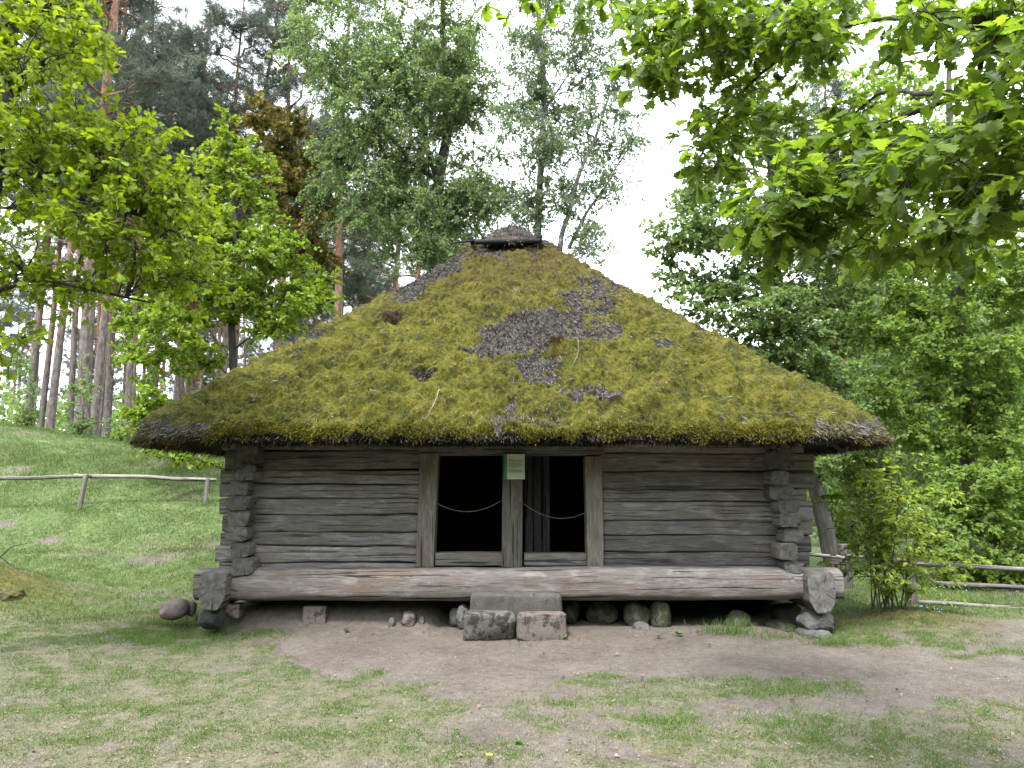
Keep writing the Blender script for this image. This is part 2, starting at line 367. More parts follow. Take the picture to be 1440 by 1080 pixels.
def flat(name, c, rough=.6, n=0.):
    t = NT(name)
    if n:
        a = t.noise(t.coord('Object'), 30, 3); col = t.mix(t.ramp(a, [(.35, 0.), (.7, n)]), c, tuple(x * .5 for x in c)); return t.done(col, rough)
    return t.done(c, rough)
M['flower_y'] = flat('dandelion_yellow', (.8, .6, .02), .7, .2); M['flower_b'] = flat('forget_me_not_blue', (.35, .5, .75), .7, .2)

# ------------------------------------------------------------------ ground
YW = 9.0                                      # front face of the log wall
def hgt(x, y):
    x = np.asarray(x, float); y = np.asarray(y, float)
    H = np.where(x < -3, 1.2 + .15 * np.clip(-x, 3, 30), 1.65 * sst(3, -3, x))
    L = 9.5 + (H - 2.2) * 2.5
    z = H * sst(0, 1, (y - 10.3) / np.maximum(L, 5)) * sst(90, 45, y)
    z = z - .10 * np.clip(y - 27, 0, 14) * sst(2, -6, x) * sst(90, 45, y)
    z = z + .05 * fbm(p2(x, y, .35), 3, 3) + .018 * fbm(p2(x, y, 2.3), 3, 5)
    z = z + .07 * sst(7.6, 8.6, y) * sst(3.2, 2.6, np.abs(x)) * sst(16.5, 15, y)                    # trodden bank round the barn
    inx = sst(3.7, 3.2, np.abs(x)); front = 9.45 - .72 * sst(-.5, -1.0, x)
    z = z + np.maximum(.24 * inx * sst(0, .5, y - front) * sst(0, -.6, x), .36 * inx * sst(11.2, 12.2, y)) * sst(16, 15, y)  # left earth bank, plus a rear rise added to shut light out underneath
    z = z + .22 * sst(.45, .15, np.abs(np.abs(x) - 3.45)) * sst(9.5, 10.2, y) * sst(15.8, 15.2, y)  # side ridges of earth added to stop light leaking under the barn
    z = z + .55 * np.exp(-(((x + 7.35) / .95) ** 2 + ((y - 10.9) / .8) ** 2)) * (1 + .25 * fbm(p2(x, y, 3), 3, 8))
    z = z + .13 * np.exp(-(((x - 4.75) / .8) ** 2 + ((y - 9.65) / .5) ** 2)) * (1 + .3 * fbm(p2(x, y, 4), 3, 9))
    return z
def polymask(x, y, poly, soft):
    """1 inside, 0 outside, blended over 'soft' metres"""
    d = np.full(x.shape, 1e9); ins = np.zeros(x.shape, bool); n = len(poly)
    for i in range(n):
        ax, ay = poly[i]; bx, by = poly[(i + 1) % n]; ex, ey = bx - ax, by - ay
        t_ = np.clip(((x - ax) * ex + (y - ay) * ey) / (ex * ex + ey * ey + 1e-9), 0, 1)
        d = np.minimum(d, np.hypot(x - ax - ex * t_, y - ay - ey * t_))
        c = ((ay > y) != (by > y)) & (x < (bx - ax) * (y - ay) / (by - ay + 1e-12) + ax); ins ^= c
    sd = np.where(ins, d, -d); return sst(-soft, soft, sd)
DIRT = [G(u, v) for u, v in [(318, 868), (325, 900), (400, 922), (500, 950), (620, 992), (730, 985), (790, 952), (880, 938), (975, 980), (1060, 1003), (1200, 1000), (1330, 985), (1460, 975), (1500, 925), (1330, 925), (1200, 908), (1150, 895), (1100, 868)]] + [(3.4, 16), (-3.4, 16)]
PATH = [G(u, v) for u, v in [(1350, 882), (1500, 868), (1600, 868), (1600, 905), (1400, 900)]]
def grassmask(x, y):
    n1 = fbm(p2(x, y, 1.1), 4, 21); n2 = fbm(p2(x, y, 4.5), 3, 22)
    jx = x + .55 * n1 + .35 * n2; jy = y + .45 * fbm(p2(x, y, 1.4), 3, 25) + .28 * n2
    d = np.maximum(polymask(jx, jy, DIRT, .22), polymask(jx, jy, PATH, .25))
    near = sst(11.5, 8.5, y)
    g = 1 - d
    worn = sst(-.12, .30, n1 * .8 + n2 * .6 + .02) * near * (.88 - .35 * sst(-1, -3, x))          # thin worn lawn in front
    g = g * (1 - worn)
    band = np.exp(-((y - 11.2 - .3 * n1) / .75) ** 2) * sst(-3.2, -4.5, x) * sst(-.3, .3, n2 + .1)
    g = g * (1 - .6 * band)
    for (px, py, r) in [(-9.6, 14.6, .5), (-8.2, 13.9, .5), (-11.2, 17.5, .6), (-6, 13.0, .6)]:
        g = g * (1 - .8 * np.exp(-(((x - px) / r) ** 2 + ((y - py) / (r * .5)) ** 2) * (1.3 + n2)))
    for px, py, rx, ry in [G(1010, 965) + (.9, .35), G(890, 985) + (.5, .25), G(170, 900) + (1.6, .35), G(120, 1030) + (.7, .25), G(330, 1060) + (.6, .15), G(1250, 905) + (.9, .2), G(520, 1000) + (.8, .2), G(640, 1060) + (.8, .15)]:
        g = np.maximum(g, 1.1 * sst(1.5, .3, np.hypot((x - px) / rx, (y - py) / ry) + .9 * n2 + .5 * n1))
    return np.clip(g, 0, 1)
def spaced(a, b, n, p): return a + (b - a) * np.linspace(0, 1, n) ** p
xs = np.concatenate([-spaced(13, 500, 40, 2.6)[::-1][:-1], np.arange(-13, 11, .06), spaced(11, 500, 40, 2.6)])
ys = np.concatenate([-spaced(-3, 120, 14, 2)[::-1][:-1], np.arange(3, 17, .05), np.arange(17, 34, .3), spaced(34, 900, 40, 2.4)])
gx, gy = np.meshgrid(xs, ys, indexing='xy')
gz = hgt(gx, gy); gm = grassmask(gx, gy)
near = sst(13, 9, gy) * (gy > 3)
gz = gz + near * (.010 * fbm(p2(gx, gy, 9), 3, 31) + (1 - gm) * .006 * fbm(p2(gx, gy, 22), 2, 33)) - .02 * (1 - gm) * (gy < 8.6)
mo = np.exp(-(((gx + 7.2) / 1.2) ** 2 + ((gy - 10.7) / .8) ** 2)) * 1.2 + np.exp(-(((gx - 4.75) / 1.0) ** 2 + ((gy - 9.5) / .6) ** 2)) * .9
b = MB(); ny, nx = gx.shape
ii, jj = np.meshgrid(np.arange(ny - 1), np.arange(nx - 1), indexing='ij'); q = ii * nx + jj
b.add(np.stack([gx, gy, gz], -1), np.stack([q, q + 1, q + nx + 1, q + nx], -1).reshape(-1, 4), grass=gm.ravel(), lush=(sst(9.2, 10.5, gy + .3 * fbm(p2(gx, gy, 1.5), 2, 81)) * sst(-.5, .1, fbm(p2(gx, gy, .9), 3, 82) + .15)).ravel(), mossy=np.clip(mo, 0, 1).ravel() * .85)
tag(b.build('ground', M['ground']), 'trodden lawn and bare earth rising to a grassy bank', kind='structure')

rg = np.random.default_rng(5)
def scatter_px(n, u0, u1, v0, v1):
    """n ground points spread as densely as that part of the ground shows"""
    u = rg.uniform(u0, u1, n); v = rg.uniform(v0, v1, n)
    x, y = G(u, v)
    for _ in range(6):
        z = hgt(x, y); x, y = G(u, v, z)
    return x, y
def grass(name, label, x, y, h, wd, lean=.35, mat='grass'):
    n = len(x); z = hgt(x, y)
    d = np.stack([rg.normal(0, lean, n), rg.normal(0, lean, n), np.ones(n)], -1)
    a = rg.uniform(0, 2 * np.pi, n); up = np.stack([np.cos(a), np.sin(a), np.zeros(n)], -1)
    V, f = inst([(-.5, 0, 0), (.5, 0, 0), (.35, .55, .06), (-.35, .55, .06), (0, 1, .25)], [[(0, 1, 2, 3)], [(3, 2, 4)]],
                np.stack([x, y, z - .004], -1), d, up, np.stack([wd, h, h], -1))
    bb = MB(); bb.add(V, f); o = bb.build(name, M[mat], smooth=False); tag(o, label, 'grass', kind='stuff'); return o
def dens_uniform(x0, x1, y0, y1, dens):
    n = int((x1 - x0) * (y1 - y0) * dens); x = rg.uniform(x0, x1, n); y = rg.uniform(y0, y1, n)
    k = np.abs(x) < y * .72 + .6; return x[k], y[k]
X, Y = dens_uniform(-6.8, 6.8, 4.3, 9.3, 9500)
g = grassmask(X, Y); cl = fbm(p2(X, Y, 6), 3, 41); big_ = fbm(p2(X, Y, 1.7), 3, 44)
k = rg.random(len(X)) < np.clip(g ** 1.3 * (.62 + 1.5 * cl + .8 * big_), .0, 1); X, Y, cl, g, big_ = X[k], Y[k], cl[k], g[k], big_[k]
tall = 1 + 1.4 * np.exp(-(((X + 3.55) / .8) ** 2 + ((Y - 8.6) / .35) ** 2)) + .8 * np.exp(-(((X - 1.6) / .9) ** 2 + ((Y - 5.9) / .5) ** 2)) + .5 * np.exp(-(((X - 4.2) / .9) ** 2 + ((Y - 8.6) / .5) ** 2))
h = rg.uniform(.010, .030, len(X)) * (1 + .9 * np.clip(cl + big_, 0, 1)) * tall
grass('lawn_grass', 'short worn grass on the lawn in front of the barn', X, Y, h, rg.uniform(.0022, .0048, len(X)), .7)
X, Y = dens_uniform(-11, -2.9, 9.3, 13.5, 3300); X2, Y2 = dens_uniform(3.6, 10.5, 9.0, 14.5, 2200)
X = np.concatenate([X, X2]); Y = np.concatenate([Y, Y2])
g = grassmask(X, Y); cl = fbm(p2(X, Y, 5), 3, 42); k = rg.random(len(X)) < g * (.7 + cl * .8); X, Y, cl = X[k], Y[k], cl[k]
grass('meadow_grass', 'brighter grass at the foot of the bank and by the fence', X, Y, rg.uniform(.025, .065, len(X)) * (1 + .6 * cl), rg.uniform(.003, .006, len(X)), .5, 'lush')
X, Y = dens_uniform(-16, -2.5, 13.3, 19.5, 1700); X2, Y2 = dens_uniform(-24, -3, 19.5, 31, 800); X = np.concatenate([X, X2]); Y = np.concatenate([Y, Y2])
g = grassmask(X, Y); cl = fbm(p2(X, Y, 1.8), 4, 43); k = rg.random(len(X)) < g * (.8 + cl * .9); X, Y, cl = X[k], Y[k], cl[k]
grass('bank_grass', 'long green grass covering the hillside on the left', X, Y, rg.uniform(.035, .10, len(X)) * (1 + 1.2 * cl) * (.55 + .45 * sst(14, 19, Y)), rg.uniform(.005, .010, len(X)), .35, 'lush')
# litter
n = 26000; X, Y = scatter_px(n, -20, 1460, 850, 1090); k = (Y < 12) & ((np.abs(X) > 3.3) | (Y < 9.4)); X, Y = X[k], Y[k]; n = len(X)
a = rg.uniform(0, 6.28, n)
V, f = inst([(0, 0, 0), (-.3, .5, .15), (0, 1, 0), (.3, .5, .1)], [[(0, 3, 2), (0, 2, 1)]], np.stack([X, Y, hgt(X, Y) + .006], -1),
            np.stack([np.cos(a), np.sin(a), rg.normal(0, .25, n)], -1), np.stack([rg.normal(0, .3, n), rg.normal(0, .3, n), np.ones(n)], -1), rg.uniform(.006, .018, n) * np.where(rg.random(n) < .03, 2.2, 1))
bb = MB(); bb.add(V, f); tag(bb.build('leaf_litter', M['litter'], smooth=False), 'tiny dry leaf scraps and bud scales on the earth', 'leaf litter', kind='stuff')

_v, _f = [(-1, 0, 0), (1, 0, 0), (0, -1, 0), (0, 1, 0), (0, 0, 1), (0, 0, -.4)], [[(0, 2, 4), (2, 1, 4), (1, 3, 4), (3, 0, 4), (2, 0, 5), (1, 2, 5), (3, 1, 5), (0, 3, 5)]]
n = 16000; X, Y = scatter_px(n, -20, 1460, 856, 1090); k = (Y < 10.5) & (grassmask(X, Y) < rg.uniform(.1, .8, n)) & ((np.abs(X) > 3.3) | (Y < 9.6)); X, Y = X[k], Y[k]; n = len(X); sz = .0025 + .004 * rg.random(n) ** 3 * (1 + 3.5 * (rg.random(n) < .03))
V, f = inst(_v, _f, np.stack([X, Y, hgt(X, Y) + .001 - .0 * sz], -1), rg.normal(0, 1, (n, 3)) * np.array([1, 1, .2]), np.tile(np.array([0, 0, 1.]), (n, 1)), np.stack([sz * rg.uniform(.8, 1.6, n), sz, sz * .8], -1))
bb = MB(); bb.add(V, f); tag(bb.build('gravel', M['grit'], smooth=False), 'grit and small clods on the trodden earth', 'gravel', kind='stuff')

# ------------------------------------------------------------------ logs
rl = np.random.default_rng(11)
def log_x(mb, x0, x1, yc, hw, zlo, zhi, n=70, k=26, e=3.2, amp=.005, seed=0, mat=0, endm=1, axis='x', capn=5, taper=None):
    """hewn log; zlo/zhi may be functions of the position along"""
    t_ = np.linspace(x0, x1, n); th = np.linspace(0, 2 * np.pi, k, endpoint=False) + .12
    c = np.sign(np.cos(th)) * np.abs(np.cos(th)) ** (2 / e); s_ = np.sign(np.sin(th)) * np.abs(np.sin(th)) ** (2 / e)
    lo = zlo(t_) if callable(zlo) else np.full(n, float(zlo)); hi = zhi(t_) if callable(zhi) else np.full(n, float(zhi))
    hz = (hi - lo) / 2; cz = (hi + lo) / 2
    sc = np.ones(n) if taper is None else taper(t_)
    A = t_[:, None] + 0 * th; Yy = hw * c[None] * sc[:, None] + 0 * A; Z = hz[:, None] * s_[None] * sc[:, None]
    nn = fbm(np.stack([A * 1.1 + seed * 7.3, Yy * 9 + seed, Z * 9], -1), 4, seed) * amp * 2.2 + fbm(np.stack([A * 3 + seed, Yy * 40, Z * 40 + seed], -1), 3, seed + 3) * amp * .8
    Yy = Yy + nn * c[None]; Z = Z + nn * s_[None]
    lc = np.stack([A, Yy, Z], -1)
    yb = yc(t_)[:, None] if callable(yc) else yc
    V = np.stack([A, yb + Yy, cz[:, None] + Z], -1)
    if axis == 'y': V = np.stack([V[..., 1], V[..., 0], V[..., 2]], -1)
    i, j = np.meshgrid(np.arange(n - 1), np.arange(k), indexing='ij'); j2 = (j + 1) % k
    f = np.stack([i * k + j, i * k + j2, (i + 1) * k + j2, (i + 1) * k + j], -1).reshape(-1, 4)
    if axis != 'y': f = f[:, ::-1]
    mb.add(V, f, mat, lc=lc.reshape(-1, 3))
    for end, i0 in ((0, 0), (1, n - 1)):
        ring = V[i0]; rl_ = lc[i0]; cen = ring.mean(0); vs = [ring]; ls = [rl_]
        rs = np.linspace(.93, 0.0, capn)
        for q_, r_ in enumerate(rs):
            pr = cen + (ring - cen) * r_; off = (.006 if end == 0 else -.006) * -1 * (1 - 0 * r_)
            ax_ = 1 if axis == 'y' else 0
            pr = pr.copy(); pr[:, ax_] += off + .004 * fbm(pr * 18, 2, seed)
            vs.append(pr); l2 = rl_ * np.array([1, r_, r_]); ls.append(l2)
        VV = np.concatenate(vs); LL = np.concatenate(ls); ff = []
        for q_ in range(capn):
            for j_ in range(k):
                a_, b_ = q_ * k + j_, q_ * k + (j_ + 1) % k
                ff.append((a_, b_, b_ + k, a_ + k) if (end == 0) ^ (axis == 'y') else (a_, a_ + k, b_ + k, b_))
        mb.add(VV, np.array(ff), endm, lc=LL)
    return mb
def poly_log_y(mb, cx, cz, corners, y0, y1, seed=0, n=26, mat=0, endm=1, lean=0., rot=0.):
    """log with a hewn many-sided section running away from the viewer; its near end shows the grain"""
    cr = np.array(corners); cr = np.concatenate([cr, cr[:1]]); per = resample(cr, 49)[:-1]
    per = (np.roll(per, 1, 0) + np.roll(per, -1, 0) + 10 * per) / 12; k = len(per)
    t_ = np.linspace(0, 1, n) ** 1.6 * (y1 - y0) + y0
    lc = np.stack([t_[:, None] + 0 * per[None, :, 0], per[None, :, 0] + 0 * t_[:, None], per[None, :, 1] + 0 * t_[:, None]], -1)
    nn = 1 + .06 * fbm(np.stack([lc[..., 0] * 2.2 + seed * 3, lc[..., 1] * 12, lc[..., 2] * 12 + seed], -1), 3, seed)
    V = np.stack([cx + lc[..., 1] * nn, lc[..., 0] + (lc[..., 2] * lean) * (np.arange(n) < 1)[:, None], cz + lc[..., 2] * nn], -1)
    i, j = np.meshgrid(np.arange(n - 1), np.arange(k), indexing='ij'); j2 = (j + 1) % k
    f = np.stack([i * k + j, (i + 1) * k + j, (i + 1) * k + j2, i * k + j2], -1).reshape(-1, 4)
    mb.add(V, f, mat, lc=lc.reshape(-1, 3))
    ring = V[0]; cen = ring.mean(0); vs = [ring]; ls = [lc[0]]
    for r_ in (.95, .75, .5, .25, 0):
        pr = cen + (ring - cen) * r_; pr[:, 1] -= .004 + .006 * fbm(pr * 22, 2, seed + 5); vs.append(pr); ls.append(lc[0] * np.array([1, r_, r_]))
    ff = []
    for q_ in range(5):
        for j_ in range(k):
            a_, b_ = q_ * k + j_, q_ * k + (j_ + 1) % k; ff.append((a_, b_, b_ + k, a_ + k))
    mb.add(np.concatenate(vs), np.array(ff), endm, lc=np.concatenate(ls))
    bk = V[-1]; mb.add(bk, np.array([list(range(k))]), mat, lc=lc[-1])
    return mb

barn = tag(empty('log_barn', (0, YW, .1)), 'old grey log barn with two dark doorways under a mossy thatched hip roof', 'barn')
def part(mb, name, mats, parent=None, smooth=True):
    """mesh in world coordinates, parented to the barn or one of its parts"""
    par = parent or barn; mb_v = barn.location
    o = mb.build(name, mats, None, smooth); o.parent = par
    off = -np.array(barn.location); 
    n_ = len(o.data.vertices); co = np.empty(n_ * 3, np.float32); o.data.vertices.foreach_get('co', co)
    co = (co.reshape(-1, 3) + off).astype(np.float32); o.data.vertices.foreach_set('co', co.ravel()); o.data.update()
    return o

XL, XR = PX(313, YW), PX(1140, YW)
seamL = [812, 791, 768, 748, 724, 700, 681, 660, 633, 612]
seamR = [812, 797, 777, 752, 733, 706, 689, 662, 637, 612]
DXL, DXR = PX(590, YW), PX(847, YW)
def seam_fn(v, sd, x_lo, x_hi):
    z0 = PZ(v, YW)
    return lambda x: z0 + .012 * fbm(np.stack([np.asarray(x) * .9, 0 * x, 0 * x + sd], -1), 3, sd) + .006 * fbm(np.stack([np.asarray(x) * 4, 0 * x, 0 * x + sd], -1), 2, sd + 1)
fw = part_empty('front_wall', barn)
for side, seams, a_, b_ in (('l', seamL, XL, DXL + .03), ('r', seamR, DXR - .03, XR)):
    for i in range(9):
        sd = i * 3 + (100 if side == 'r' else 0)
        lo = seam_fn(seams[i], sd, a_, b_); hi0 = seam_fn(seams[i + 1], sd + 3, a_, b_)
        gap = .003 + .006 * rl.random()
        x0, x1 = a_ + rl.uniform(-.05, .05) * (side == 'l'), b_ + rl.uniform(-.06, .06) * (side == 'r')
        mb = MB(); hw = .105 + rl.uniform(-.008, .012)
        log_x(mb, x0, x1, YW + .11, hw, (lambda x, lo=lo, g_=gap: lo(x) + g_ * .4), (lambda x, hi=hi0, g_=gap: hi(x) - g_ * .6), n=90, k=36, e=rl.uniform(7, 12.), amp=.008, seed=sd + 1)
        part(mb, 'log', [M['wood'], M['end']], fw)
# side walls: stacked logs whose hewn ends stick out at the corners
HEX = np.array([(-.5, -.36), (-.36, -.5), (.34, -.5), (.5, -.30), (.5, .36), (.34, .5), (-.36, .5), (-.5, .32)])
sideL = [810, 786, 762, 740, 718, 697, 676, 653, 627, 606]; sideR = [808, 790, 765, 742, 722, 703, 682, 662, 634, 606]
for side, seams, uc in (('l', sideL, 341), ('r', sideR, 1107)):
    sw = part_empty('side_wall', barn)
    for i in range(9):
        yf = YW - .25 + rl.uniform(-.05, .05)
        zl, zh = PZ(seams[i] - 1.5, yf), PZ(seams[i + 1] + .5, yf); cx = PX(uc + rl.uniform(-7, 6) + (.0 if side == 'l' else (3.5 - i) * 1.6), yf)
        cor = HEX * np.array([rl.uniform(.20, .255), (zh - zl) * 1.06]) * (1 + rl.uniform(-.10, .10, HEX.shape) * (1 + (rl.random() < .4)))
        if side == 'r' and i % 3 == 1: cor = cor * .97 + rl.uniform(-.012, .012, HEX.shape)
        mb = MB(); poly_log_y(mb, cx, (zl + zh) / 2, cor, yf, YW + 6.15 + rl.uniform(-.05, .05), seed=i * 5 + (70 if side == 'r' else 0), lean=rl.uniform(-.15, .15))
        part(mb, 'log', [M['wood'], M['end'] if rl.random() < (.9 if i < 4 else .4) else M['enddark']], sw, smooth=False)
bw = part_empty('back_wall', barn)
for i in range(9):
    mb = MB(); z0, z1 = PZ(seamL[i], YW), PZ(seamL[i + 1], YW); log_x(mb, XL, XR, YW + 5.9, .105, z0 + .002, z1 - .002, n=30, k=20, e=5, seed=i + 300); part(mb, 'log', [M['wood'], M['end']], bw)
# big front beam
def zb0(x): return PZ(847, 8.72) + .012 * fbm(np.stack([x * .6, 0 * x, 0 * x], -1), 2, 77) 
def zb1(x): return PZ(797, 8.95) + .012 * fbm(np.stack([x * .7, 0 * x, 0 * x + 3], -1), 2, 78)
bx0, bx1 = PX(279, 8.75), PX(1178, 8.75)
def yb(x): return 8.93 + .01 * np.sin(x * 1.3)
def tp(x):  # the ends are hewn back
    return 1 - .05 * sst(-3.02, -3.08, x) - .06 * sst(3.08, 3.16, x)
mb = MB(); log_x(mb, bx0, bx1, yb, .20, zb0, zb1, n=150, k=44, e=3.6, amp=.008, seed=401, taper=tp); part(mb, 'sill_beam', [M['beam'], M['end']])
BIG = np.array([(-.48, -.22), (-.24, -.52), (.24, -.52), (.49, -.24), (.5, .38), (.40, .5), (-.40, .5), (-.5, .38)])
for u0, u1, v0, v1, sd in ((289, 322, 806, 856, 5), (1131, 1166, 806, 861, 9)):
    yf = 8.58; z0, z1 = PZ(v1, yf), PZ(v0, yf); cx = (PX(u0, yf) + PX(u1, yf)) / 2
    mb = MB(); poly_log_y(mb, cx, (z0 + z1) / 2, BIG * np.array([.29, z1 - z0]) * (1 + rl.uniform(-.06, .06, BIG.shape)), yf, 15.4, seed=sd, lean=.12)
    part(mb, 'cross_beam', [M['beam'], M['end']], smooth=False)
mb = MB(); log_x(mb, bx0, bx1, 15.05, .18, .36, .72, n=30, k=20, e=2.6, seed=9); part(mb, 'back_sill_beam', [M['beam'], M['end']])
# door frame
def board(x0, x1, y0, y1, z0, z1, axis, n=40, seed=1, wob=.004, mat='post', name='door_post', parent=None, skew=0.):
    """hewn plank/post: box with softened edges, grain along axis"""
    t_ = np.linspace(0, 1, n); e_ = .008
    if axis == 'z': a0, a1, b0, b1, c0, c1 = x0, x1, y0, y1, z0, z1
    elif axis == 'x': a0, a1, b0, b1, c0, c1 = z0, z1, y0, y1, x0, x1
    sec = []
    for (pa, pb) in ((a0, b0), (a1, b0), (a1, b1), (a0, b1)): sec.append((pa, pb))
    sec = np.array(sec); cen = sec.mean(0); pts = []
    for q_ in range(4):
        p_, nx_ = sec[q_], sec[(q_ + 1) % 4]; L_ = np.linalg.norm(nx_ - p_); d_ = (nx_ - p_) / L_
        for s__ in (e_, L_ * .25, L_ * .5, L_ * .75, L_ - e_): pts.append(p_ + d_ * s__)
    pts = np.array(pts); k = len(pts)
    A = c0 + (c1 - c0) * t_[:, None] + 0 * pts[None, :, 0]
    off = fbm(np.stack([A * 2, pts[None, :, 0] * 12 + 0 * A, pts[None, :, 1] * 12 + 0 * A + seed], -1), 3, seed) * wob * 2
    dirv = nrm(pts - cen)
    Aa = pts[None, :, 0] + off * dirv[None, :, 0] + skew * (1 - t_)[:, None]; Bb = pts[None, :, 1] + off * dirv[None, :, 1]
    V = np.stack([Aa, Bb, A], -1) if axis == 'z' else np.stack([A, Bb, Aa], -1)
    lc = np.stack([A, Aa - cen[0], Bb - cen[1]], -1)
    i, j = np.meshgrid(np.arange(n - 1), np.arange(k), indexing='ij'); j2 = (j + 1) % k
    f = np.stack([i * k + j, i * k + j2, (i + 1) * k + j2, (i + 1) * k + j], -1).reshape(-1, 4)
    if axis == 'x': f = f[:, ::-1]
    mb = MB(); mb.add(V, f, lc=lc.reshape(-1, 3))
    r0, r1 = list(range(k)), [(n - 1) * k + j_ for j_ in range(k)]
    mb.f.append(np.array([r0[::-1]])); mb.m.append(0); mb.f.append(np.array([r1])); mb.m.append(0)
    return part(mb, name, [M[mat]], parent, smooth=False)
yp = YW - .055
board(PX(590, yp), PX(616, yp), yp, YW + .2, PZ(797, yp), PZ(638, yp), 'z', seed=3, skew=-.035)
board(PX(707, yp - .02), PX(736, yp - .02), yp - .02, YW + .2, PZ(797, yp), PZ(638, yp), 'z', seed=4, skew=-.015)
board(PX(823, yp), PX(847, yp), yp, YW + .2, PZ(797, yp), PZ(642, yp), 'z', seed=5, skew=.01)
board(PX(588, yp), PX(850, yp), yp + .025, YW + .2, PZ(640, yp), PZ(626.5, yp), 'x', seed=6, name='lintel', mat='wood')
board(PX(613, yp), PX(706, yp), yp + .03, YW + .2, PZ(796, yp), PZ(778, yp), 'x', seed=7, name='threshold', mat='beam')
board(PX(737, yp), PX(824, yp), yp + .03, YW + .2, PZ(796, yp), PZ(779, yp), 'x', seed=8, name='threshold', mat='beam')
mb = MB(); log_x(mb, XL + .05, XR - .05, YW + .10, .10, PZ(626, YW), PZ(612, YW) + .1, n=80, k=24, e=5, seed=55); part(mb, 'wall_plate', [M['wood'], M['end']])
# door leaf standing open inside the right doorway
dl = None
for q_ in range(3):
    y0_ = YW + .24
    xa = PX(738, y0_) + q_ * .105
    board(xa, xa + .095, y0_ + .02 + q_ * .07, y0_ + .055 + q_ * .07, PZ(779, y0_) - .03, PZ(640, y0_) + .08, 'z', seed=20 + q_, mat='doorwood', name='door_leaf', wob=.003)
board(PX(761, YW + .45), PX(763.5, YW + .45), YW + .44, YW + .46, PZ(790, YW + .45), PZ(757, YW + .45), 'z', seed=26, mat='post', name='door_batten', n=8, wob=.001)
# dark interior: floor, ceiling
def box(mb, x0, x1, y0, y1, z0, z1, mat=0):
    v = [(x, y, z) for z in (z0, z1) for y in (y0, y1) for x in (x0, x1)]
    mb.add(v, np.array([(0, 2, 3, 1), (4, 5, 7, 6), (0, 1, 5, 4), (2, 6, 7, 3), (0, 4, 6, 2), (1, 3, 7, 5)]), mat, lc=np.array(v) * .3)
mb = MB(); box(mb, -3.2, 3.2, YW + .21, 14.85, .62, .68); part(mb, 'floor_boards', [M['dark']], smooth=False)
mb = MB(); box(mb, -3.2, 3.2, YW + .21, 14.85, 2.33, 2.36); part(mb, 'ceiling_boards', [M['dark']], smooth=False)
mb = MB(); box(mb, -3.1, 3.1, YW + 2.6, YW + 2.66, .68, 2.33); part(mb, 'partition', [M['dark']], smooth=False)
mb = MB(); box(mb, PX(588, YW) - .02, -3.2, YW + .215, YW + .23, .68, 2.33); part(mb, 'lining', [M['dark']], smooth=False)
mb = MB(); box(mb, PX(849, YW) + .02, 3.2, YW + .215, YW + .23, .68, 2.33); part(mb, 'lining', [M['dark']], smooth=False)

# ------------------------------------------------------------------ thatched roof
YC = 12.1; AX, BY = 4.50, 3.93; RX, RY = .58, .05; ZE = 2.28; ZR = 5.60
def perim(n_front=520, n_side=190, n_back=110, nc=34):
    out = []
    # piecewise: (kind, param) so every level uses the same parametrisation
    for t_ in np.linspace(-1, 1, n_front, endpoint=False): out.append((0, t_))
    for t_ in np.linspace(0, 1, nc, endpoint=False): out.append((1, t_))
    for t_ in np.linspace(-1, 1, n_side, endpoint=False): out.append((2, t_))
    for t_ in np.linspace(0, 1, 16, endpoint=False): out.append((3, t_))
    for t_ in np.linspace(-1, 1, n_back, endpoint=False): out.append((4, t_))
    for t_ in np.linspace(0, 1, 16, endpoint=False): out.append((5, t_))
    for t_ in np.linspace(-1, 1, n_side, endpoint=False): out.append((6, t_))
    for t_ in np.linspace(0, 1, nc, endpoint=False): out.append((7, t_))
    return np.array(out)
PR = perim()
def ring(a, b_, r):
    """rounded rectangle half sizes a,b with corner radius r -> (n,2) + outward normal; starts front-left going right"""
    kd, t_ = PR[:, 0], PR[:, 1]; r = min(r, a * .98, b_ * .98); ia, ib = a - r, b_ - r
    x = np.zeros(len(kd)); y = np.zeros(len(kd)); nx_ = np.zeros(len(kd)); ny_ = np.zeros(len(kd))
    def setm(m, X_, Y_, NX, NY): x[m] = X_; y[m] = Y_; nx_[m] = NX; ny_[m] = NY
    m = kd == 0; setm(m, ia * t_[m], -b_, 0, -1)
    m = kd == 1; an = -np.pi / 2 + t_[m] * np.pi / 2; setm(m, ia + r * np.cos(an), -ib + r * np.sin(an), np.cos(an), np.sin(an))
    m = kd == 2; setm(m, a, ib * t_[m], 1, 0)
    m = kd == 3; an = t_[m] * np.pi / 2; setm(m, ia + r * np.cos(an), ib + r * np.sin(an), np.cos(an), np.sin(an))
    m = kd == 4; setm(m, -ia * t_[m], b_, 0, 1)
    m = kd == 5; an = np.pi / 2 + t_[m] * np.pi / 2; setm(m, -ia + r * np.cos(an), ib + r * np.sin(an), np.cos(an), np.sin(an))
    m = kd == 6; setm(m, -a, -ib * t_[m], -1, 0)
    m = kd == 7; an = np.pi + t_[m] * np.pi / 2; setm(m, -ia + r * np.cos(an), -ib + r * np.sin(an), np.cos(an), np.sin(an))
    return np.stack([x, y], -1), np.stack([nx_, ny_], -1)
NS = 250; ss = np.linspace(0, 1, NS); K = len(PR)
BASE = np.zeros((NS, K, 3)); NOR = np.zeros((NS, K, 3))
def gz_(s): return s - .06 * s * (1 - s)
for i, s in enumerate(ss):
    rr, nn = ring(AX + (RX - AX) * s, BY + (RY - BY) * s, .95 * (1 - s) + .3)
    BASE[i, :, :2] = rr + [0, YC]; BASE[i, :, 2] = ZE + (ZR - ZE) * gz_(s) - .09 * max(0, 1 - s / .05) ** 2
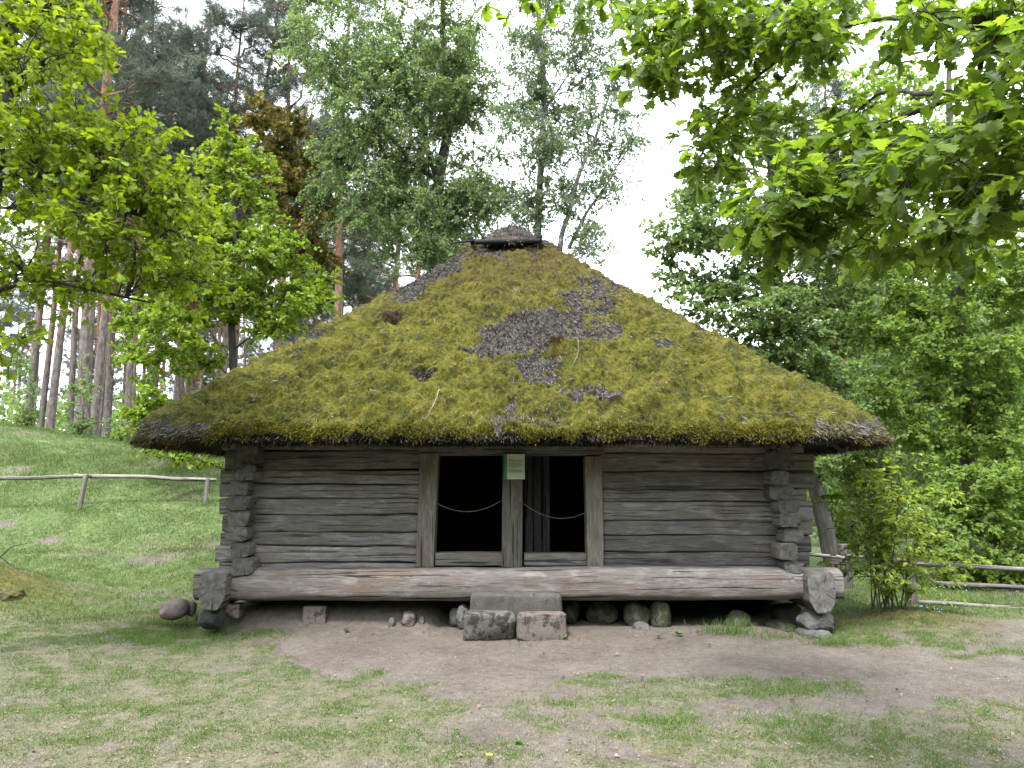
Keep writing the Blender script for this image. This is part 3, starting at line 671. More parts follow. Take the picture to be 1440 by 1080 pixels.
du = np.gradient(BASE, axis=1); du[:, 0] = du[:, 1]; du[:, -1] = du[:, -2]; dv = np.gradient(BASE, axis=0)
NOR = nrm(np.cross(du, dv)); NOR = nrm(NOR + 1e-6)
# where moss is gone: patches laid out on the front slope
uu, vv = proj(BASE); front = (BASE[..., 1] < YC) 
wn = fbm(BASE * 1.7, 4, 61); wn2 = fbm(BASE * 6, 4, 62)
ud = uu + wn * 16 + wn2 * 14; vd = vv + fbm(BASE * 2.2 + 9, 4, 63) * 10 + fbm(BASE * 7, 3, 64) * 8
def ell(u, v, ru, rv, ang=0):
    c, s_ = math.cos(R(ang)), math.sin(R(ang)); a_ = ((ud - u) * c + (vd - v) * s_) / ru; b_ = (-(ud - u) * s_ + (vd - v) * c) / rv
    return sst(1.25, .8, np.hypot(a_, b_)) * front
bare = np.zeros_like(uu)
for e_ in [(745, 468, 68, 30, -8), (690, 492, 42, 11, -5), (812, 458, 62, 20, 5), (838, 402, 34, 12, 22), (830, 425, 42, 16, 10), (758, 520, 26, 18, 20), (832, 558, 42, 12, 0), (606, 385, 60, 16, -33), (590, 400, 34, 14, -30),
           (936, 487, 18, 6, 0), (441, 472, 32, 7, -30), (800, 352, 50, 9, 20), (985, 463, 10, 6, 0), (712, 345, 60, 8, 0), (600, 535, 14, 6, 0)]:
    bare = np.maximum(bare, ell(*e_))
bare = np.maximum(bare, sst(.46, .60, wn + .35 * wn2) * .6)                       # thin places here and there
top = sst(.70, .97, ss)[:, None] * sst(-.1, .3, wn2 + wn); bare = np.maximum(bare, top * .8)
low = sst(.05, .0, ss)[:, None] * np.clip(sst(2.6, 4.2, np.abs(BASE[..., 0]) + .5 * wn2) + sst(.0, .5, wn2 + wn) * .7, 0, 1); bare = np.maximum(bare, low)
bare = bare * (1 - .6 * sst(.22, .42, fbm(BASE * 8, 3, 101) + .25 * (uu > 820)))
brown = .5 * sst(.32, .50, fbm(BASE * 10, 3, 102)) + .35 * sst(.1, .4, fbm(BASE * 3.5, 3, 103)) * sst(.45, .9, ss)[:, None]; brown = np.clip(brown, 0, .8); lump = np.zeros_like(uu)
for u, v, ru, rv, hgt_ in [(782, 487, 24, 6, .10), (603, 534, 15, 5, .05), (840, 561, 18, 6, .08), (862, 569, 11, 5, .07), (548, 441, 18, 4, .08), (985, 460, 9, 3, .05), (708, 553, 8, 4, .04)]:
    e_ = np.exp(-(((ud - u) / ru) ** 2 + ((vd - v) / rv) ** 2)) * front; brown = np.maximum(brown, sst(.25, .6, e_)); lump += e_ * hgt_
for u, v, ru, rv, hgt_ in [(778, 502, 20, 6, -.14), (296, 565, 15, 4, -.14), (435, 508, 8, 4, -.14), (415, 530, 10, 4, -.10), (845, 575, 14, 3, -.08), (548, 448, 14, 3, -.08)]:
    e_ = np.exp(-(((ud - u) / ru) ** 2 + ((vd - v) / rv) ** 2)) * front; lump += e_ * hgt_; brown = np.maximum(brown, sst(.4, .8, e_))
moss = np.clip(1 - bare, 0, 1)
w1 = worley(BASE * 6.5 + wn2[..., None] * .5, 7); w2 = worley(BASE * 17, 8)
w3 = worley(BASE * 3.1 + wn[..., None] * .8, 12)
cush = (.55 - w1) * .11 + (.5 - w2) * .05 + (.55 - w3) * .13 * sst(.8, .1, ss)[:, None]
strw = fbm(BASE * np.array([55, 9, 9]), 3, 66) * .016
disp = moss * (cush + .035 + fbm(BASE * 1.1, 3, 67) * .05 + fbm(BASE * 3.1, 3, 70) * .05 + fbm(BASE * 26, 2, 68) * .018) + (1 - moss) * (strw - .03 + fbm(BASE * 9, 3, 69) * .03) + lump
endfade = sst(1.0, .985, ss)[:, None]
TOP = BASE + NOR * (disp * endfade)[..., None]
TOP[0:6, :, 2] += 0
# lip and underside rows
LIP = []; lipn = [(.0, -.13), (-.02, -.155), (-.05, -.18), (-.11, -.205), (-.25, -.15), (-.55, .05), (-1.05, .36)]
rr0, nn0 = ring(AX, BY, 1.25)
for d_, dz in lipn:
    q_ = np.zeros((K, 3)); q_[:, :2] = rr0 + nn0 * d_ + [0, YC]; q_[:, 2] = ZE + dz + .02
    q_ += np.concatenate([nn0, 0 * nn0[:, :1]], 1) * (fbm(q_ * np.array([6, 6, 3]), 3, 71) * .035)[:, None]; q_[:, 2] += fbm(q_ * 2.5, 3, 72) * .03 * (d_ > -.5)
    LIP.append(q_)
LIP = np.array(LIP)[::-1]
mb = MB()
def gridf(nr, k): 
    i, j = np.meshgrid(np.arange(nr - 1), np.arange(k), indexing='ij'); j2 = (j + 1) % k
    return np.stack([i * k + j, i * k + j2, (i + 1) * k + j2, (i + 1) * k + j], -1).reshape(-1, 4)
nl_ = len(LIP); ALL = np.concatenate([LIP, TOP]); zer = np.zeros((nl_, K))
F_ = gridf(len(ALL), K)
mb.v = [ALL.reshape(-1, 3)]; mb.n = ALL.size // 3
mb.a = {'moss': [np.concatenate([zer, moss]).ravel()], 'brown': [np.concatenate([zer, brown]).ravel()]}
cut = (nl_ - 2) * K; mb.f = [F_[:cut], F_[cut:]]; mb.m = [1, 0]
cap = np.array([[(nl_ + NS - 1) * K + j_ for j_ in range(K)]]); mb.f.append(cap); mb.m.append(0)
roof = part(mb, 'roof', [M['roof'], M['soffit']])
# moss tufts, straw stubs, fringe
rr_ = np.random.default_rng(21)
def roof_pts(n, wfn, smax=1.):
    """random points over the outer skin, denser towards the front"""
    area = np.linalg.norm(np.cross(du, dv), axis=-1) * np.where(BASE[..., 1] < YC + .5, 1., .25) * wfn
    c = np.cumsum(area.ravel()); r_ = np.searchsorted(c, rr_.random(n) * c[-1]); i, j = np.divmod(np.minimum(r_, NS * K - 1), K)
    i2 = np.clip(i + 1, 0, NS - 1); j2 = (j + 1) % K; a_, b_ = rr_.random((2, n, 1)) 
    p = TOP[i, j] * (1 - a_) * (1 - b_) + TOP[i2, j] * a_ * (1 - b_) + TOP[i, j2] * (1 - a_) * b_ + TOP[i2, j2] * a_ * b_
    return p, NOR[i, j], -nrm(dv[i, j]), w1[i, j]
n = 210000; p, nn, dn, _ = roof_pts(n, np.clip(moss * 1.2 - .25, 0, 1) ** 1.2 + .002)
d = nn + rr_.normal(0, .55, (n, 3)) + dn * .25; V, f = inst(*BLADE, p - nn * .004, d, rr_.normal(0, 1, (n, 3)), np.stack([rr_.uniform(.003, .007, n), rr_.uniform(.010, .030, n), np.ones(n)], -1))
mb = MB(); mb.add(V, f); tag(part(mb, 'moss', [M['moss']], roof, smooth=False), 'yellow green moss cushions over the thatch', kind='stuff')
n = 52000; p, nn, dn, _ = roof_pts(n, np.clip(1.1 - moss, 0, 1) ** 1.5 + .01)
d = dn + nn * rr_.uniform(.0, .7, (n, 1)) + rr_.normal(0, .28, (n, 3)); V, f = inst(*STRAW, p, d, nn + rr_.normal(0, .4, (n, 3)), np.stack([rr_.uniform(.004, .008, n), rr_.uniform(.02, .08, n), np.ones(n)], -1))
mb = MB(); mb.add(V, f); tag(part(mb, 'bare_thatch', [M['straw']], roof, smooth=False), kind='stuff')
n = 46000; j = rr_.integers(0, K, n); kx = PR[j, 0]; keep = (kx <= 1) | (kx >= 7) | (rr_.random(n) < .45); j = j[keep]; n = len(j)
tt = rr_.random(n); nb = np.concatenate([nn0, 0 * nn0[:, :1]], 1)[j]
pz = LIP[-1][j] * (1 - tt[:, None]) + LIP[2][j] * tt[:, None]; pz = pz + rr_.normal(0, .012, (n, 3)) - nb * .03
d = nb * 1. + np.array([0, 0, -.55]) + rr_.normal(0, .30, (n, 3)) - (tt[:, None] * np.array([0, 0, .7]))
V, f = inst(*STRAW, pz, d, rr_.normal(0, .5, (n, 3)) + np.array([0, 0, 1.]), np.stack([rr_.uniform(.004, .009, n), rr_.uniform(.05, .13, n), np.ones(n)], -1))
mb = MB(); mb.add(V, f); tag(part(mb, 'eave_fringe', [M['fringe']], roof, smooth=False), 'dark ragged straw ends along the eave', kind='stuff')
# moss hanging over the eave edge
n = 90000; j = rr_.integers(0, K, n); j = j[(moss[6, j] > .4) & (TOP[2, j, 1] < YC)]; n = len(j); nb = np.concatenate([nn0, 0 * nn0[:, :1]], 1)[j]; hang = np.clip(fbm(BASE[0][j] * 5, 3, 91) * 1.3 + .55, 0, 1)
pz = TOP[rr_.integers(0, 5, n), j] + nb * .02 + rr_.normal(0, .01, (n, 3)); pz[:, 2] -= hang * rr_.random(n) * .13
V, f = inst(*BLADE, pz, nb + rr_.normal(0, .5, (n, 3)) + np.array([0, 0, -.5]), rr_.normal(0, 1, (n, 3)), np.stack([rr_.uniform(.004, .009, n), rr_.uniform(.015, .045, n), np.ones(n)], -1))
mb = MB(); mb.add(V, f); tag(part(mb, 'hanging_moss', [M['moss']], roof, smooth=False), kind='stuff')
# ridge: cap of loose straw held by poles
th = np.linspace(0, 2 * np.pi, 40, endpoint=False); rows = []
for q_, (s_, z_) in enumerate([(1.25, -.12), (1.05, .02), (.85, .10), (.6, .17), (.3, .225), (.02, .24)]):
    r3 = np.stack([np.cos(th) * .46 * s_, YC + np.sin(th) * .36 * s_, ZR + z_ - .03 + 0 * th], -1); r3 += (fbm(r3 * 9, 3, 95) * .035)[:, None] * np.array([1, 1, .9]); rows.append(r3)
rows = np.array(rows); mb = MB(); mb.add(rows.reshape(-1, 3), gridf(6, 40), moss=(.35 + .4 * fbm(rows * 5, 2, 96)).ravel(), brown=np.zeros(240))
rc = part(mb, 'ridge_cap', [M['roof']], roof)
n = 5200; i = rr_.integers(0, 5, n); j = rr_.integers(0, 40, n); p = rows[i, j] + rr_.normal(0, .02, (n, 3)); cd = nrm(p - np.array([0, YC, ZR - .6]))
V, f = inst(*STRAW, p, cd * .5 + np.array([0, 0, -.5]) + rr_.normal(0, .4, (n, 3)), cd, np.stack([rr_.uniform(.004, .009, n), rr_.uniform(.03, .07, n), np.ones(n)], -1)); mb = MB(); mb.add(V, f); mb.build('loose_straw', [M['straw']], rc, False, origin=None); o = rc.children[0]
co = np.empty(len(o.data.vertices) * 3, np.float32); o.data.vertices.foreach_get('co', co); o.data.vertices.foreach_set('co', (co.reshape(-1, 3) - np.array(barn.location)).astype(np.float32).ravel()); o['kind'] = 'stuff'
def pole(pts, r0, r1, name, mat, parent=None, seed=0, k=10, n=24):
    pt = resample(pts, n); pt = pt + fbm(pt * 3, 2, seed)[:, None] * r0 * .3; rad = np.linspace(r0, r1, n) * (1 + .08 * fbm(pt * 5, 2, seed + 1))
    V, f, lc = tubes(pt[None], rad[None], k, True); mb = MB(); mb.add(V, f, lc=lc); return part(mb, name, [mat], parent)
yr = YC - .42
pole([P(669, 340, yr), P(760, 338.5, yr)], .04, .04, 'ridge_pole', M['dark'], roof, 3)
pole([(PX(669, yr), YC + .42, ZR - .1), (PX(760, yr), YC + .42, ZR - .1)], .04, .04, 'ridge_pole', M['dark'], roof, 4)
pole([P(663, 336, yr - .0), (PX(663, yr), YC + .5, ZR - .06)], .045, .04, 'ridge_crosspiece', M['dark'], roof, 5)
pole([P(759, 333, yr - .02), (PX(759, yr), YC + .5, ZR - .06)], .05, .045, 'ridge_crosspiece', M['dark'], roof, 6)
pole([P(634, 342, yr), P(668, 338, yr)], .012, .02, 'ridge_stick', M['dark'], roof, 7)
# brackets below the eave at the right corner
pole([P(1148, 613, YW + .35), P(1176, 627, 9.2), P(1188, 636, 9.1), P(1192, 627, 9.1)], .035, .018, 'eave_bracket', M['wood'], None, 8)
pole([P(1135, 625, YW + .1), P(1190, 618, YW + .1)], .02, .018, 'eave_strut', M['wood'], None, 9)
pole([P(1086, 616, 8.9), P(1104, 626, 8.8)], .03, .03, 'eave_strut', M['wood'], None, 10); pole([P(1120, 616, 8.8), P(1104, 630, 8.78)], .055, .035, 'eave_strut', M['wood'], None, 12)
pole([P(336, 618, 8.83), P(327, 668, 8.83)], .012, .008, 'peg', M['wood'], None, 11)
# dead twigs lying on the moss
tw = np.random.default_rng(33)
for k_ in range(26):
    if k_ == 0: uvs = [(802, 476), (812, 490), (813, 505), (803, 524)]
    elif k_ == 1: uvs = [(618, 560), (612, 578), (600, 592), (593, 598)]
    elif k_ == 2: uvs = [(716, 422), (729, 411)]
    else:
        u0, v0 = tw.uniform(480, 1050), tw.uniform(400, 600); a_ = tw.uniform(0, 6.28); L_ = tw.uniform(8, 24)
        if v0 < 340 + abs(u0 - 715) * .62 + 30: continue
        uvs = [(u0, v0), (u0 + math.cos(a_) * L_ * .5 + tw.normal(0, 3), v0 + math.sin(a_) * L_ * .5), (u0 + math.cos(a_) * L_, v0 + math.sin(a_) * L_)]
    pts = []
    for (a_, b_) in uvs:
        m_ = (np.abs(uu - a_) + np.abs(vv - b_)) + (~front) * 1e4; i_, j_ = np.unravel_index(np.argmin(m_), m_.shape); pts.append(TOP[i_, j_] + NOR[i_, j_] * .025)
    rad = .006 if k_ < 2 else .004
    V, f, lc = tubes(resample(pts, 10)[None] + tw.normal(0, .003, (1, 10, 3)), np.linspace(rad, rad * .5, 10)[None], 5, True); mb = MB(); mb.add(V, f, lc=lc); tag(mb.build('twig', M['fence']), ['longest pale curved twig on the moss below the bare thatch', 'long grey twig low on the left half of the mossy roof', 'short straight pale twig high on the roof near its bare patch'][k_] if k_ < 3 else 'short grey dead twig lying on the mossy thatch', 'twig', 'twigs lying on the mossy roof')

# ------------------------------------------------------------------ sign and ropes
ys_ = YW - .075 - .028
sg = empty('notice_board', (PX(723.5, ys_), ys_, PZ(674, ys_))); tag(sg, 'small pale information board with a green left edge on the middle door post', 'sign')
def lbox(parent, name, x0, x1, y0, y1, z0, z1, mat):
    mb = MB(); box(mb, x0, x1, y0, y1, z0, z1); o = mb.build(name, mat, parent, False); return o
W_, H_ = PX(738, ys_) - PX(709, ys_), PZ(638.5, ys_) - PZ(674, ys_); hw_ = W_ / 2
lbox(sg, 'board', -hw_ + .032, hw_, 0, .012, 0, H_, flat('board_white', (.50, .56, .48), .4, .15)); lbox(sg, 'green_band', -hw_, -hw_ + .032, -.001, .012, 0, H_, flat('board_green', (.05, .24, .07), .4))
mb = MB(); rs = random.Random(3); rowz = [.235, .226, .217, .200, .191, .182, .173, .152, .143, .134, .116, .107, .098, .089]
for i_, z_ in enumerate([.225, .217, .209, .201, .185, .177, .169, .161, .135 + .01, .137, .112, .104, .096, .088, .080]):
    xx = -hw_ + .055; xe = hw_ - .03 - (rs.random() * .05 if i_ in (0, 4, 9, 14) else 0) if i_ not in (0, 4, 10) else -hw_ + .11
    while xx < xe:
        l_ = rs.uniform(.006, .02); box(mb, xx, min(xx + l_, xe), -.0015, -.0005, z_, z_ + .0036); xx += l_ + .003
for i_ in range(3): box(mb, -hw_ + .056 + i_ * .004, -hw_ + .058 + i_ * .004, -.0015, -.0005, .248 + .002 * i_, .258)
mb.build('text_lines', flat('print_grey', (.10, .12, .10), .6), sg, False)
for (a_, m_, c_, lab) in (((613, 707), (648, 719), (706.5, 703), 'sagging pale rope across the left doorway'), ((736, 708), (787, 729), (823, 721), 'sagging pale rope across the right doorway')):
    t_ = np.linspace(0, 1, 24); yy = YW + .0
    u_ = a_[0] + (c_[0] - a_[0]) * t_; A_ = np.array([[0, 0, 1], [((m_[0] - a_[0]) / (c_[0] - a_[0])) ** 2, (m_[0] - a_[0]) / (c_[0] - a_[0]), 1], [1, 1, 1]]); co_ = np.linalg.solve(A_, np.array([a_[1], m_[1], c_[1]])); v_ = co_[0] * t_ ** 2 + co_[1] * t_ + co_[2]
    V, f, lc = tubes(P(u_, v_, yy)[None], np.full((1, 24), .0048), 6, True); mb = MB(); mb.add(V, f, lc=lc * 20); tag(mb.build('rope', flat('rope_jute', (.15, .135, .11), .9, .5)), lab, 'rope', 'ropes barring the doorways')

# ------------------------------------------------------------------ stones
def ico(n=4):
    import bmesh
    bm = bmesh.new(); bmesh.ops.create_icosphere(bm, subdivisions=n, radius=1); v = np.array([x.co[:] for x in bm.verts]); f = np.array([[q.index for q in x.verts] for x in bm.faces]); bm.free(); return v, f
ICO = ico(5)
def stone(name, u0, u1, v0, v1, yn, depth, mat, seed, label, cat='stone', boxy=1., cuts=9, group=None, rough=.03):
    """stone whose front shows over that span when its near face stands at distance yn"""
    r_ = np.random.default_rng(seed); v = ICO[0].copy()
    if boxy > 1: v = np.sign(v) * np.abs(v) ** (1 / boxy); v = v / np.abs(v).max(0)
    for _ in range(cuts):
        d_ = nrm(r_.normal(0, 1, 3)); k_ = r_.uniform(.70, .9) * (1.15 if boxy > 1 else 1); s_ = v @ d_; v = v - np.maximum(s_ - k_, 0)[:, None] * d_ * .92
    v = v + nrm(v) * (fbm(v * 1.8 + seed, 4, seed) * rough * 3 + fbm(v * 7 + seed, 3, seed) * rough)[:, None]
    v = v / np.abs(v).max(0)
    x0, x1 = PX(u0, yn + .05), PX(u1, yn + .05); z0, z1 = PZ(v1, yn + .02), PZ(v0, yn + depth * .35)
    z0 -= .05; v = v * np.array([(x1 - x0) / 2, depth / 2, (z1 - z0) / 2 + .02])
    mb = MB(); mb.add(v, ICO[1]); o = mb.build(name, M[mat]); o.location = ((x0 + x1) / 2, yn + depth / 2, (z0 + z1) / 2 - .02)
    tag(o, label, cat, group); return o
stone('step_stone', 661, 790, 833, 866, 8.50, .34, 'step', 1, 'long dark grey doorstep slab, the upper stone of the step', 'step stone', 4.5, 1, 'stones forming the doorstep', .012)
stone('step_stone', 652, 726, 860, 897, 8.27, .34, 'stepl', 2, 'grey lichen-blotched block at the lower left of the step', 'step stone', 3.8, 2, 'stones forming the doorstep', .022)
stone('step_stone', 725.5, 798, 861, 897, 8.28, .34, 'steppink', 3, 'pink-topped block at the lower right of the step', 'step stone', 3.8, 2, 'stones forming the doorstep', .022)
stone('boulder', 230, 269, 842, 863, 9.05, .30, 'pink', 4, 'rounded pink granite boulder in the grass beyond the beam end', 'boulder', 1.3, 6)
ST = 'stones under the barn'
for (u0, u1, v0, v1, yn, dp, m_, sd, lab) in [
    (270, 284, 846, 858, 9.25, .15, 'grey', 5, 'small pale stone between the pink boulder and the beam'),
    (284, 320, 850, 876, 8.62, .34, 'bluish', 6, 'dark slate-coloured stone carrying the left end of the beam'),
    (1119, 1168, 858, 886, 8.58, .40, 'grey', 7, 'craggy grey stone directly under the right beam end'),
    (1117, 1166, 883, 900, 8.50, .45, 'grey', 8, 'flat grey stone at the very bottom of the right corner stack'),
    (1081, 1126, 848, 877, 9.1, .34, 'bluish', 9, 'dark angular stone behind the right corner stack'),
    (1070, 1118, 872, 890, 8.85, .36, 'mossy', 10, 'low flat mossy slab left of the right corner stack'),
    (1012, 1053, 858, 888, 8.80, .32, 'mossy', 11, 'round mossy stone behind a tuft of grass under the beam'),
    (789, 814, 842, 869, 9.0, .3, 'mossy', 12, 'small round mossy stone just right of the doorstep'),
    (822, 868, 843, 875, 9.0, .32, 'mossy', 13, 'broad wedge-shaped mossy stone under the beam'),
    (875, 912, 843, 881, 8.85, .3, 'mossy', 14, 'tall rounded grey-green stone with a pale stone before it'),
    (911, 941, 843, 884, 8.8, .26, 'mossy', 15, 'upright mossy stone with straight sides, right of the rounded one'),
    (885, 911, 874, 889, 8.66, .2, 'grey', 16, 'small pale pointed stone in front of the mossy row'),
    (633, 650, 855, 872, 8.85, .2, 'grey', 17, 'small rounded stone farther from the left side of the step'),
    (643, 663, 850, 878, 8.72, .22, 'stepl', 18, 'slanted grey stone leaning on the left side of the step'),
    (566, 588, 860, 874, 8.8, .2, 'steppink', 19, 'fist-sized tan stone alone on the earth bank under the beam'),
    (550, 560, 868, 875, 8.8, .1, 'grey', 20, 'tiny pale pebble left of the tan stone'),
    (592, 600, 866, 872, 8.85, .08, 'grey', 23, 'tiny pale pebble between the tan stone and the step')]:
    stone('stone', u0, u1, v0, v1, yn, dp, m_, sd, lab, 'stone', 1.25, 10, ST, .035)
stone('brick', 433, 465, 852, 867, 8.85, .14, 'steppink', 21, 'reddish brick wedged below the beam', 'brick', 6, 0, None, .004)
stone('wood_block', 324, 346, 849, 858, 8.8, .2, 'steppink', 22, 'small tan wooden block under the left part of the beam', 'wooden block', 6, 1, None, .004)
stone('tree_stump', 2, 38, 826, 850, 10.2, .4, 'stump', 24, 'dark weathered stump breaking out of the mossy mound at the left edge', 'stump', 1.2, 14, None, .08)

# ------------------------------------------------------------------ fences
def rail(parent, p0, p1, r, mat, seed, name='rail', n=24, flat_=1.):
    org = np.array(parent.location); pt = resample([p0, p1], n) - org; pt[:, 2] += fbm(pt * .9 + seed, 2, seed) * .03; rad = r * (1 + .15 * fbm(pt * 2 + seed, 3, seed + 2)); rad[-2:] *= .85
    V, f, lc = tubes(pt[None], rad[None], 9, True); mb = MB(); mb.add(V, f, lc=lc); return mb.build(name, mat, parent)
def post(parent, p, h, w, mat, seed, lean=(0, 0), notches=()):
    org = np.array(parent.location); n = 40; t_ = np.linspace(-.12, 1, n); k = 16; th = np.linspace(0, 2 * np.pi, k, endpoint=False)
    c = np.sign(np.cos(th)) * np.abs(np.cos(th)) ** .6; s_ = np.sign(np.sin(th)) * np.abs(np.sin(th)) ** .6; wd = np.full(n, w)
    wd = wd * (1 + .10 * fbm(np.stack([t_ * 5, 0 * t_, 0 * t_ + seed], -1), 2, seed)); sh = np.zeros(n)
    for nz, nd, sgn in notches: e_ = sst(.085, .05, np.abs(t_ - nz)); wd = wd * (1 - nd * e_); sh = sh + sgn * nd * w * e_
    V = np.stack([p[0] + lean[0] * t_[:, None] + sh[:, None] + c * wd[:, None], p[1] + lean[1] * t_[:, None] + s_ * w, p[2] + h * t_[:, None] + 0 * c], -1) - org
    lc = np.stack([np.broadcast_to(h * t_[:, None], (n, k)), c * wd[:, None], np.broadcast_to(s_ * w, (n, k))], -1)
    mb = MB(); mb.add(V, [gridf(n, k), np.array([[(n - 1) * k + j_ for j_ in range(k)]])], lc=lc.reshape(-1, 3)); return mb.build('post', mat, parent, smooth=True)
YF = 15.3
a_, b_ = P(112, 722, YF), P(288, 718, YF + .3)
fn = empty('rail_fence', tuple(a_)); tag(fn, 'single-rail wooden fence with thin leaning posts on the grassy bank', 'fence')
post(fn, P(110, 723, YF), .78, .042, M['fence'], 3, (.10, 0)); post(fn, P(287, 719, YF + .3), .66, .038, M['fence'], 4, (.04, 0)); post(fn, (-12.3, YF - .5, float(hgt(-12.3, YF - .5))), .75, .04, M['fence'], 5, (.02, 0))
rail(fn, P(-90, 673, YF - .3), P(128, 670, YF + .06), .038, M['fence'], 5); rail(fn, P(104, 668, YF + .1), P(304, 675.5, YF + .35), .04, M['fence'], 7)
YN = 10.9; gp = P(1281, 850, YN)
f2 = empty('notched_fence', tuple(gp)); tag(f2, 'low fence with notched grey posts and three pale rails by the path', 'fence')
post(f2, P(1281, 851, YN), PZ(784, YN) - PZ(851, YN), .075, M['fence'], 8, (0, 0), [(.64, .35, 1), (.2, .3, 1)])
post(f2, (5.35, 12.6, float(hgt(5.35, 12.6))), PZ(765, 12.6) - float(hgt(5.35, 12.6)), .085, M['fence'], 9, (0, 0), [(.66, .4, 1), (.30, .35, 1)])
xe, ye = PX(1640, 10.2), 10.2
post(f2, (xe, ye, float(hgt(xe, ye))), .75, .075, M['fence'], 10, (0, 0), [(.64, .35, 1)])
rail(f2, P(1284, 793, YN - .1), (xe, ye, PZ(812, ye)), .032, M['fence'], 11); rail(f2, P(1296, 819, YN - .1), (xe, ye, PZ(837, ye)), .036, M['fence'], 12); rail(f2, P(1292, 846, YN - .1), (xe, ye - .05, PZ(866, ye)), .026, M['fence'], 13)
rail(f2, (5.35, 12.6, PZ(783, 12.6)), P(1282, 790, YN + .1), .032, M['fence'], 14); rail(f2, (5.3, 12.5, PZ(783, 12.6)), (3.2, 15.5, PZ(783, 12.6) + .05), .028, M['fence'], 15)

# ------------------------------------------------------------------ vegetation
def bez(a, c, b_, n=8):
    t_ = np.linspace(0, 1, n)[:, None]; return (1 - t_) ** 2 * a + 2 * t_ * (1 - t_) * c + t_ ** 2 * b_
def grow(name, label, cat, seed, trunk, r0, r1, clumps, crad, ntw, nlf, lsz, tmpl, lmat, bmat, group=None, sprigs=.12, updir=.25, droop=.25, trunk_k=12, rosette=False, flatz=.7, tw_r=.006, wander=.12, tilt=.7, limbr=.013, extra=()):
    """tree: trunk + limbs reaching every leaf clump, twigs and single leaves"""
    r_ = np.random.default_rng(seed); org = np.array(trunk[0]); root = empty(name, tuple(org)); tag(root, label, cat, group)
    tp_ = resample(trunk, 30) - org; tr = np.linspace(1, 0, 30) ** .85 * (r0 - r1) + r1; tr[:3] *= np.array([1.35, 1.15, 1.05])
    tp_[3:] += fbm(tp_[3:] * .6 + seed, 2, seed)[:, None] * r_.normal(0, 1, 3) * np.array([.3, .3, 0]) * r0 * 1.2
    V, f, lc = tubes(tp_[None], tr[None], trunk_k); tm = MB(); tm.add(V, f)
    C = np.asarray(clumps) - org; n0 = len(C)
    nodes = tp_.copy(); nr = tr.copy()
    for ep, e0, e1 in extra:
        q = resample(np.array(ep) - org, 24); q[1:] += fbm(q[1:] * .8 + e0 * 99, 3, seed + 3)[:, None] * np.array([.12, .12, .05]); rr = np.linspace(e0, e1, 24); V, f, _ = tubes(q[None], rr[None], 8); tm.add(V, f); nodes = np.concatenate([nodes, q]); nr = np.concatenate([nr, rr])
    dist = np.min(np.linalg.norm(C[:, None] - tp_[None], axis=-1), 1); od = np.argsort(dist)
    LP = np.zeros((n0, 8, 3)); LR = np.zeros((n0, 8))
    for q_ in od:
        c = C[q_]; dv_ = nodes - c; dd = np.linalg.norm(dv_, axis=1); hz = np.hypot(dv_[:, 0], dv_[:, 1])
        cost = dd + .9 * np.maximum(0, dv_[:, 2] + .35 * hz) + .5 * (nr < .012) 
        k_ = int(np.argmin(cost)); a = nodes[k_]; L_ = dd[k_]
        ctrl = a * .5 + c * .5 + np.array([0, 0, .16 * L_]) + r_.normal(0, wander * L_, 3)
        pth = bez(a, ctrl, c); pth[1:-1] += r_.normal(0, .018 * L_, (6, 3)); ra = min(nr[k_] * .72, limbr * L_ + .012); rb = max(.004, ra * .25)
        LP[q_] = pth; LR[q_] = np.linspace(ra, rb, 8); nodes = np.concatenate([nodes, pth[2:]]); nr = np.concatenate([nr, LR[q_, 2:]])
    V, f, lc = tubes(LP, LR, 6); tm.add(V, f)
    # twigs
    B = n0 * ntw; ci = np.repeat(np.arange(n0), ntw); s0 = r_.integers(4, 8, B); o_ = LP[ci, s0]
    out = nrm(r_.normal(0, 1, (B, 3)) * np.array([1, 1, flatz]) + np.array([0, 0, updir])); L_ = crad * r_.uniform(.45, 1.1, B) * (np.asarray(crad).ndim == 0 or 1)
    t_ = np.linspace(0, 1, 5)[None, :, None]
    TP = o_[:, None] + out[:, None] * (L_[:, None, None] * t_) + np.array([0, 0, -1.])[None, None] * (droop * L_[:, None, None] * t_ ** 2) + r_.normal(0, .05 * np.mean(L_), (B, 5, 3)) * t_
    TR = np.linspace(tw_r, tw_r * .35, 5)[None] * np.ones((B, 1)); V, f, lc = tubes(TP, TR, 3); tm.add(V, f)
    tm.build('trunk', bmat, root)
    # leaves
    Mn = B * nlf; bi = np.repeat(np.arange(B), nlf)
    if rosette: tt = np.where(r_.random(Mn) < .7, r_.uniform(.85, 1, Mn), r_.uniform(.35, .85, Mn))
    else: tt = r_.uniform(.12, 1.0, Mn)
    x_ = tt * 4; i0 = np.minimum(x_.astype(int), 3); fr = (x_ - i0)[:, None]; pos = TP[bi, i0] * (1 - fr) + TP[bi, i0 + 1] * fr
    tdir = nrm(TP[bi, i0 + 1] - TP[bi, i0]); pos = pos + r_.normal(0, sprigs * crad * .25, (Mn, 3))
    d = nrm(tdir * .6 + r_.normal(0, .75, (Mn, 3)) + np.array([0, 0, -.15])); up = nrm(r_.normal(0, tilt, (Mn, 3)) + np.array([0, 0, 1.]) + nrm(pos - nodes[:30].mean(0)) * .35)
    sz = lsz * r_.uniform(.6, 1.2, Mn)
    V, f = inst(*tmpl, pos, d, up, sz); mb = MB(); mb.add(V, f); mb.build('crown', lmat, root, smooth=False)
    return root
